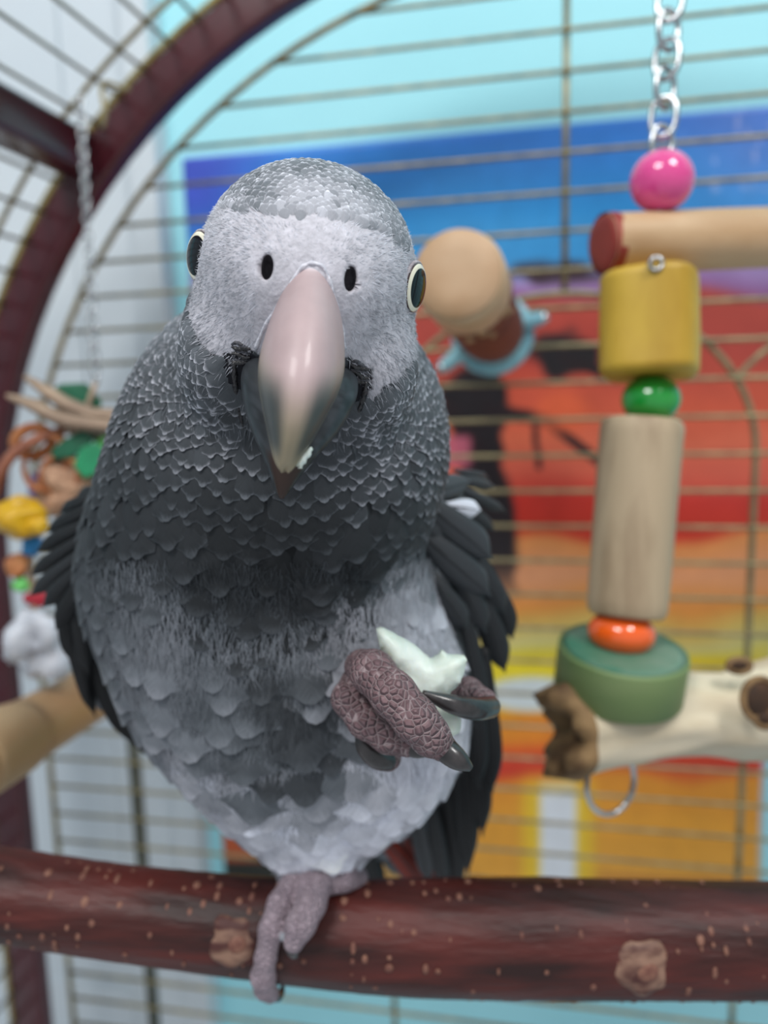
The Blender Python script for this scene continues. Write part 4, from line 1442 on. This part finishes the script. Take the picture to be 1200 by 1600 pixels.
# ------------------------------------------------------------------ wing and tail feathers, one by one
def quill(name, base, tip, wpx, grey, bend=2.0, out=None, rim=None, rgb=None, sharp=1.0):
    a_, b_ = Cm(*base), Cm(*tip)
    L_ = np.linalg.norm(b_ - a_)
    w = wpx * (base[2] + tip[2]) / 2 / FPX
    ax = (b_ - a_) / L_
    view = nrm(-(a_ + b_) / 2) if out is None else nrm(out)
    nn = nrm(view - ax * np.dot(view, ax))
    sd = np.cross(ax, nn)
    ns, nt = 16, 7
    s = np.linspace(0, 1, ns); t = np.linspace(-1, 1, nt)
    prof = np.clip(s, 0.02, 1) ** 0.4 * np.sqrt(np.maximum(0, 1 - s ** (4.5 * sharp)))
    prof[0] = 0.3; prof[-1] = 0.12
    wav = 0.03 * np.sin(s * 9 + random.random() * 6)
    P = (a_ + ax * (L_ * s)[:, None, None] + sd * (w * (prof[:, None] * (t[None, :] + wav[:, None])))[..., None]
         - ax * (L_ * 0.09 * s[:, None] ** 4 * t[None, :] ** 2)[..., None]
         + nn * (bend * np.sin(math.pi * s ** 0.8)[:, None] - 0.30 * w * t[None, :] ** 2 * prof[:, None])[..., None])
    P2 = P - nn * 0.12                      # thin second face gives the vane a thickness
    V = np.concatenate([P.reshape(-1, 3), P2.reshape(-1, 3)])
    q = ns * nt
    F = [(i * nt + j, (i + 1) * nt + j, (i + 1) * nt + j + 1, i * nt + j + 1) for i in range(ns - 1) for j in range(nt - 1)]
    F += [tuple(v + q for v in f[::-1]) for f in F]
    rimv = [j for j in range(nt)] + [i * nt + nt - 1 for i in range(1, ns)] + [(ns - 1) * nt + j for j in range(nt - 2, -1, -1)] + [i * nt for i in range(ns - 2, 0, -1)]
    F += [(rimv[i], rimv[(i + 1) % len(rimv)], rimv[(i + 1) % len(rimv)] + q, rimv[i] + q) for i in range(len(rimv))]
    o = mesh_obj(name, to_world(V), F, MT['wing_feather'], parrot)
    uv = np.stack(np.meshgrid(s, (t + 1) / 2, indexing='ij'), -1)[..., ::-1].reshape(-1, 2)
    uv_layer(o, np.concatenate([uv, uv]))
    c = tint([grey])[0] if rgb is None else lin(rgb)
    e = tint([rim if rim is not None else min(1, grey * 1.35)])[0] if rgb is None else lin(np.array(rgb) * 0.9)
    set_attr4(o, 'Col', np.tile(np.append(c, random.random() * 50), (2 * q, 1)))
    set_attr4(o, 'Edge', np.tile(np.append(e, 1), (2 * q, 1)))
    rc_ = P[:, nt // 2] + nn * 0.05
    V, F = tube(rc_[:-1], np.linspace(0.35, 0.08, ns - 1) * min(1.0, w / 4), 5)
    sh = mesh_obj('shaft', to_world(V), F, MT['shaft'], o)
    return o


MT['shaft'] = mat('dark_feather_shaft', (0.13, 0.13, 0.14), 0.4, c2=(0.18, 0.18, 0.19), scale=300)
RW = [  # long dark flight feathers first, coverts over them
    ((690, 1130, 246), (700, 1400, 272), 20, .11), ((705, 1060, 240), (716, 1402, 268), 20, .11), ((722, 1050, 236), (732, 1370, 258), 20, .12),
    ((742, 1040, 234), (754, 1310, 252), 19, .12), ((756, 1010, 232), (770, 1240, 244), 19, .13), ((735, 990, 228), (748, 1235, 240), 19, .13),
    ((706, 985, 226), (722, 1210, 238), 20, .13), ((680, 1010, 226), (706, 1160, 236), 19, .14),
    ((738, 900, 226), (790, 1052, 236), 21, .17), ((752, 870, 228), (802, 1000, 240), 20, .17), ((715, 930, 222), (752, 1110, 230), 20, .16), ((690, 940, 219), (726, 1090, 226), 19, .16),
    ((640, 900, 216), (668, 1010, 220), 16, .17), ((655, 905, 215), (694, 1000, 219), 18, .25), ((672, 955, 215), (722, 1050, 220), 17, .30),
    ((700, 870, 217), (760, 990, 225), 22, .20), ((724, 850, 221), (790, 960, 230), 20, .20),
    ((622, 850, 213), (648, 945, 216), 13, .19), ((640, 860, 213), (690, 940, 217), 16, .22), ((668, 890, 214), (732, 985, 219), 18, .21),
    ((648, 825, 211), (768, 932, 220), 26, .24),
    ((626, 810, 210), (668, 872, 213), 13, .21), ((640, 795, 210), (694, 852, 214), 15, .23),
    ((655, 775, 210), (770, 874, 219), 27, .26),
    ((690, 742, 226), (776, 762, 242), 9, .27), ((700, 755, 226), (792, 800, 240), 9, .24), ((710, 735, 230), (764, 748, 244), 8, .26), ((690, 770, 224), (775, 830, 236), 12, .22),
    ((640, 778, 212), (736, 752, 224), 19, .30),
]
for a_, b_, w_, g in RW: quill('wing_feather', a_, b_, w_ * 1.28, g, bend=2.4)
quill('white_feather', (694, 790, 215), (752, 797, 221.5), 19, .93, bend=1.5, rim=.95)['label'] = 'small stray white feather'
LW = [((130, 985, 236), (243, 1192, 246), 22, .09), ((110, 960, 234), (210, 1168, 244), 20, .09), ((92, 935, 230), (150, 1122, 240), 15, .10), ((100, 900, 228), (140, 1108, 236), 13, .11),
      ((150, 1010, 230), (228, 1165, 240), 16, .11), ((92, 890, 226), (116, 1040, 232), 18, .11), ((110, 900, 225), (140, 1060, 230), 15, .12),
      ((172, 768, 224), (92, 800, 232), 14, .15), ((165, 785, 222), (72, 832, 232), 15, .13), ((160, 805, 221), (56, 862, 232), 15, .14), ((156, 825, 220), (46, 900, 232), 15, .15),
      ((150, 848, 219), (46, 932, 230), 15, .18), ((146, 868, 219), (66, 950, 228), 16, .16), ((140, 885, 219), (86, 985, 226), 16, .13), ((182, 760, 224), (120, 774, 232), 12, .17)]
for a_, b_, w_, g in LW: quill('wing_feather', a_, b_, w_ * 1.15, g, bend=2.0)
for a_, b_, w_ in (((580, 1285, 254), (692, 1420, 274), 22), ((610, 1270, 258), (725, 1440, 280), 20)):
    quill('tail_feather', a_, b_, w_, .3, rgb=(0.50, 0.17, 0.12), bend=1.0)
for a_, b_, w_, g in (((490, 1250, 264), (540, 1420, 286), 32, .09), ((545, 1240, 262), (596, 1420, 284), 28, .09), ((640, 1240, 250), (672, 1385, 262), 17, .26), ((668, 1230, 250), (696, 1395, 264), 18, .18), ((530, 1240, 284), (590, 1420, 312), 30, .12)):
    quill('tail_covert', a_, b_, w_, g, bend=1.0)


def surf(px_, py_, d0=110.0):
    """first skin depth along a line of sight"""
    r = np.array([(px_ - 600) / FPX, -(py_ - 800) / FPX, 1.0])
    d = d0
    for _ in range(60):
        v = float(plump_sdf((r * d)[None])[0])
        d += v * 0.8
        if abs(v) < 0.02: break
    return d


# ------------------------------------------------------------------ beak
def stack(rows, seg=40, pw=1.0):
    """rows: px, py, front depth, half width px, half thickness mm -> closed loft (camera frame)"""
    rows = spline(np.array(rows, float), 48)
    th = np.linspace(0, 2 * math.pi, seg, endpoint=False)
    V = []
    for px_, py_, d, hw_, b_ in rows:
        c = Cm(px_, py_, d)
        u = hw_ * d / FPX * np.sign(np.sin(th)) * np.abs(np.sin(th)) ** pw
        V.append(c + u[:, None] * Rh - (b_ * (1 - np.cos(th)))[:, None] * Fh)
    V = np.array(V)
    n = len(V)
    F = [(i * seg + k, i * seg + (k + 1) % seg, (i + 1) * seg + (k + 1) % seg, (i + 1) * seg + k) for i in range(n - 1) for k in range(seg)]
    F += [tuple(range(seg))[::-1], tuple((n - 1) * seg + k for k in range(seg))]
    tpar = np.repeat(rows[:, 1], seg); ang = np.tile(th, n)
    return V.reshape(-1, 3), F, tpar, ang


UPPER = [(488, 402, 140, 8, 4), (487, 414, 137, 19, 6), (485, 446, 132.5, 38, 9), (481, 498, 127.5, 58, 12), (475, 550, 124.5, 70, 14), (470, 590, 123, 74, 15), (465, 625, 122.5, 69, 15),
         (459, 660, 123, 56, 13), (454, 690, 124.5, 42, 10), (449, 715, 126.5, 29, 7), (446, 730, 128, 19, 4), (444, 737, 129.5, 9, 2)]
V, F, ty, an = stack(UPPER)
sd = np.sin(an)
pinkc, beige, darkc, cream = (np.array(hexc(h)) for h in ('aa9495', '94876f', '34383a', 'b3a78f'))
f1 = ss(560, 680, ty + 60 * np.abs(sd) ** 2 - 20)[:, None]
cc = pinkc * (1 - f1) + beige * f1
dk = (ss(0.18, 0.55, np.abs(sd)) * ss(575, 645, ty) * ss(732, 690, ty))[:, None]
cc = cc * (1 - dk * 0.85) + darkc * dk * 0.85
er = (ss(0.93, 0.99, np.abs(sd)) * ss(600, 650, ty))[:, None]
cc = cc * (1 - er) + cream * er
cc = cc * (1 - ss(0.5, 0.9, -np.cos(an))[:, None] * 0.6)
topw = ss(428, 414, ty)[:, None]
cc = cc * (1 - topw) + np.array([0.86, 0.83, 0.85]) * topw
rag = ss(722, 737, ty) * 0.35
V = V + (rag * np.sin(an * 5 + 1))[:, None] * np.array([0, 1.0, 0])
MT['beak'] = mat_attr('horn_beak', 0.46, 0.35, nscale=160, namt=0.07, bump=0.08, coat=0.12)
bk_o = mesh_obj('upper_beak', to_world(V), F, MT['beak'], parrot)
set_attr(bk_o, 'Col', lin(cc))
LOWER = [(472, 556, 147, 60, 7), (471, 575, 143.5, 88, 9), (468, 610, 141, 97, 9), (463, 650, 140, 88, 9), (456, 690, 139.5, 68, 8), (449, 722, 139, 44, 6), (444, 750, 139.5, 25, 4), (441, 770, 140.5, 13, 3), (440, 779, 141.5, 6, 2)]
V, F, ty, an = stack(LOWER, 40, 0.8)
n_ = vnoise(V[:, 0] * 1.6 + 90, V[:, 1] * 0.8 + 90, 31)
c0 = np.array([0.17, 0.18, 0.195])[None] * (0.7 + 0.75 * n_[:, None])
inn = (ss(0.75, 0.5, np.abs(np.sin(an))) * ss(700, 725, ty))[:, None]
c0 = c0 * (1 - inn) + np.array([0.20, 0.13, 0.10]) * inn
lb_o = mesh_obj('lower_beak', to_world(V), F, MT['beak'], parrot)
set_attr(lb_o, 'Col', lin(np.clip(c0, 0, 1)))
# wrinkled black gape skin at both corners
MT['gape'] = mat('black_gape_skin', (0.08, 0.08, 0.09), 0.4, c2=(0.20, 0.19, 0.20), scale=700, bump=0.8)
MT['gape2'] = mat('grey_gape_skin', (0.34, 0.34, 0.37), 0.5, c2=(0.16, 0.16, 0.18), scale=900, bump=0.8)
GAPE = []
for side, cx_, cy_, tl in ((-1, 377, 553, -0.15), (1, 562, 583, 0.35)):
    for q in range(6):                                   # close-packed short wrinkles
        oy = (q - 2.5) * 6.5
        GAPE.append(([(cx_ + dx_ , cy_ + oy * (1 - 0.25 * abs(dx_) / 14) + side * dx_ * tl + 2.5 * math.sin(q * 2.1 + dx_ * 0.2), 0) for dx_ in (-15, -6, 5, 14)], [0.35, 0.8, 0.8, 0.4], 'gape' if q % 2 else 'gape2'))
GAPE.append(([(366, 566, 0), (367, 595, 0), (371, 630, 0), (380, 668, 0)], [0.7, 1.0, 0.9, 0.4], 'gape'))
GAPE.append(([(572, 596, 0), (569, 618, 0), (562, 640, 0), (552, 662, 0)], [0.7, 1.0, 0.9, 0.4], 'gape'))
for pts, r, m in GAPE:
    P = spline([Cm(p[0], p[1], surf(p[0], p[1]) + (-0.1 if m == 'gape' else 0.15)) for p in pts], 18)
    mesh_obj('gape_fold', *(lambda v, f: (to_world(v), f))(*tube(P, 0.55 * np.interp(np.linspace(0, 1, 18), np.linspace(0, 1, len(r)), r) * (1 + 0.15 * np.sin(np.arange(18) * 1.9)), 10)), MT[m], parrot)
# pale rim of skin around the beak root
rimp = [(400, 545), (412, 515), (430, 485), (448, 458), (464, 428), (478, 414), (492, 412), (506, 420), (516, 445), (526, 480), (534, 515), (538, 545)]

P = [Cm(x, y, surf(x, y) + 0.15) for x, y in rimp]
mesh_obj('beak_skin_rim', *(lambda v, f: (to_world(v), f))(*tube(spline(P, 50), 0.42 * (1 + 0.2 * np.sin(np.arange(50) * 1.3)), 8)), mat('white_beak_skin', (0.84, 0.83, 0.86), 0.7, c2=(0.72, 0.72, 0.76), scale=900, bump=0.5), parrot)

# ------------------------------------------------------------------ eyes
MT['eye'] = mat_attr('wet_eye', 0.08, 0.35, nscale=900, namt=0.05, coat=0.0)
MT['eye'].node_tree.nodes['Principled BSDF'].inputs['IOR'].default_value = 1.33
for s, ctr in ((-1, Cm(309, 400, 153.5)), (1, Cm(651, 450, 155.0))):
    ax = nrm(Rh * s * 0.87 + Fh * (0.62 if s < 0 else 0.50))
    X = nrm(np.cross(Uh, ax)); Y_ = np.cross(ax, X)
    V, F = ball(np.zeros(3), 1.0, None, 48, 60)
    rad_ = np.hypot(V[:, 0], V[:, 1])
    o = mesh_obj('eyeball', to_world(ctr - ax * 0.35 + (V * np.array([4.7, 4.7, 1.25])) @ np.array([X, Y_, ax])), F, MT['eye'], parrot)
    c = np.where((rad_ < 0.79)[:, None], np.array([[0.010, 0.010, 0.013]]), lin(np.array([[0.90, 0.88, 0.80]])))
    c = np.where(((rad_ > 0.965) | (V[:, 2] < 0))[:, None], lin(np.array([[0.30, 0.26, 0.26]])), c)
    set_attr(o, 'Col', c)
    th = np.linspace(0, 2 * math.pi, 48, endpoint=False)
    P = ctr - ax * 0.6 + 4.75 * (np.cos(th)[:, None] * X + np.sin(th)[:, None] * Y_)
    mesh_obj('eyelid', *(lambda v, f: (to_world(v), f))(*tube(P, 0.36 * (1 + 0.12 * np.sin(th * 11)), 8, closed=True)), mat('eyelid_skin', (0.72, 0.69, 0.71), 0.7, c2=(0.55, 0.51, 0.53), scale=900), parrot)

# ------------------------------------------------------------------ claws
MT['claw'] = mat('black_horn_claw', (0.13, 0.12, 0.12), 0.3, c2=(0.22, 0.20, 0.20), scale=300, detail=4, bump=0.15, coat=0.2)
CL = [([(688, 1164, 163, 2.6), (704, 1178, 161.5, 2.5), (720, 1190, 161, 2.0), (735, 1200, 161.5, 0.8)],),
      ([(634, 1163, 170.5, 2.3), (654, 1171, 169.5, 1.9), (676, 1177, 169, 0.6)],),
      ([(606, 1188, 177, 2.4), (588, 1184, 174.5, 2.4), (570, 1166, 173, 2.0), (560, 1140, 173.5, 0.7)],),
      ([(766, 1104, 178, 2.5), (742, 1107, 171, 2.5), (706, 1100, 167, 2.0), (660, 1083, 166, 0.7)],),
      ([(422, 1552, 214, 1.6), (434, 1558, 217, 1.3), (440, 1549, 220, 0.9), (442, 1536, 222, 0.4)],),
      ([(458, 1472, 202.5, 2.1), (458, 1486, 203, 1.7), (464, 1496, 205, 0.5)],)]
for (ch,) in CL:
    a_ = spline([list(Cm(*c[:3])) + [c[3]] for c in ch], 20)
    V, F = tube(a_[:, :3], np.maximum(a_[:, 3], 0.25), 14)
    mesh_obj('claw', to_world(V), F, MT['claw'], parrot)

# ------------------------------------------------------------------ food
MT['coconut'] = mat('white_coconut_flesh', (0.90, 0.93, 0.90), 0.45, c2=(0.84, 0.88, 0.83), scale=150, detail=4, bump=0.35, sss=0.25)


def chunk(name, outline, d, thick, bulge, seed, step=1.0):
    """irregular lump: outline filled with a triangulated dome in front, a flatter face behind"""
    from mathutils.geometry import delaunay_2d_cdt
    P = np.array([Cm(x, y, d)[:2] for x, y in outline])
    P = spline(np.concatenate([P, P[:1]]), len(P) * 3 + 1)[:-1]
    P = P + np.random.default_rng(seed).normal(0, 0.10, P.shape)
    n = len(P)
    lo, hi = P.min(0), P.max(0)
    gx, gy = np.meshgrid(np.arange(lo[0], hi[0], step), np.arange(lo[1], hi[1], step))
    g = np.stack([gx.ravel(), gy.ravel()], -1) + rng.normal(0, step * 0.12, (gx.size, 2))
    g = g[in_poly(g[:, 0], g[:, 1], P)]
    de = np.min(np.linalg.norm(g[:, None] - P[None], axis=2), axis=1)
    g = g[de > step * 0.5]
    Q = np.concatenate([P, g])
    vo_, _, fo, *_r = delaunay_2d_cdt([Vector(q) for q in Q], [], [list(range(n))], 1, 1e-6)
    Q = np.array([list(v) for v in vo_])
    de = np.min(np.linalg.norm(Q[:, None] - P[None], axis=2), axis=1)
    nn_ = vnoise(Q[:, 0] * 0.35 + 60, Q[:, 1] * 0.35 + 60, seed) + 0.4 * vnoise(Q[:, 0] * 0.9 + 60, Q[:, 1] * 0.9 + 60, seed + 1)
    rise = np.sqrt(1 - np.exp(-de / 1.6))
    zf = -bulge * rise * (0.5 + nn_)
    zb = thick * (0.35 + 0.65 * rise)
    m = len(Q)
    V = np.concatenate([np.column_stack([Q, d + zf]), np.column_stack([Q, d + zb])])
    F = [tuple(f) for f in fo] + [tuple(v + m for v in f[::-1]) for f in fo]
    cnt = {}
    for f in fo:
        for k in range(len(f)):
            e = (f[k], f[(k + 1) % len(f)])
            cnt[e] = 1
    for (a_, b_) in list(cnt):
        if (b_, a_) not in cnt: F.append((b_, a_, a_ + m, b_ + m))
    return mesh_obj(name, to_world(V), F, MT['coconut'])


fd = chunk('coconut_piece', [(588, 984), (600, 983), (622, 996), (650, 1010), (672, 1030), (688, 1022), (693, 1018), (700, 1024), (724, 1026), (730, 1032), (726, 1046), (722, 1062), (706, 1082),
                             (700, 1100), (719, 1118), (721, 1136), (712, 1149), (694, 1150), (668, 1128), (638, 1092), (612, 1060), (596, 1030)], 172.5, 7.0, 2.2, 4)
tag(fd, 'ragged white piece of coconut held in the parrot raised foot', 'food')
fd2 = chunk('coconut_crumb', [(464, 727), (470, 712), (480, 703), (488, 699), (486, 710), (478, 722), (470, 731)], 131.0, 2.5, 0.9, 8, 0.4)
tag(fd2, 'tiny white crumb stuck beside the tip of the parrot beak', 'food')
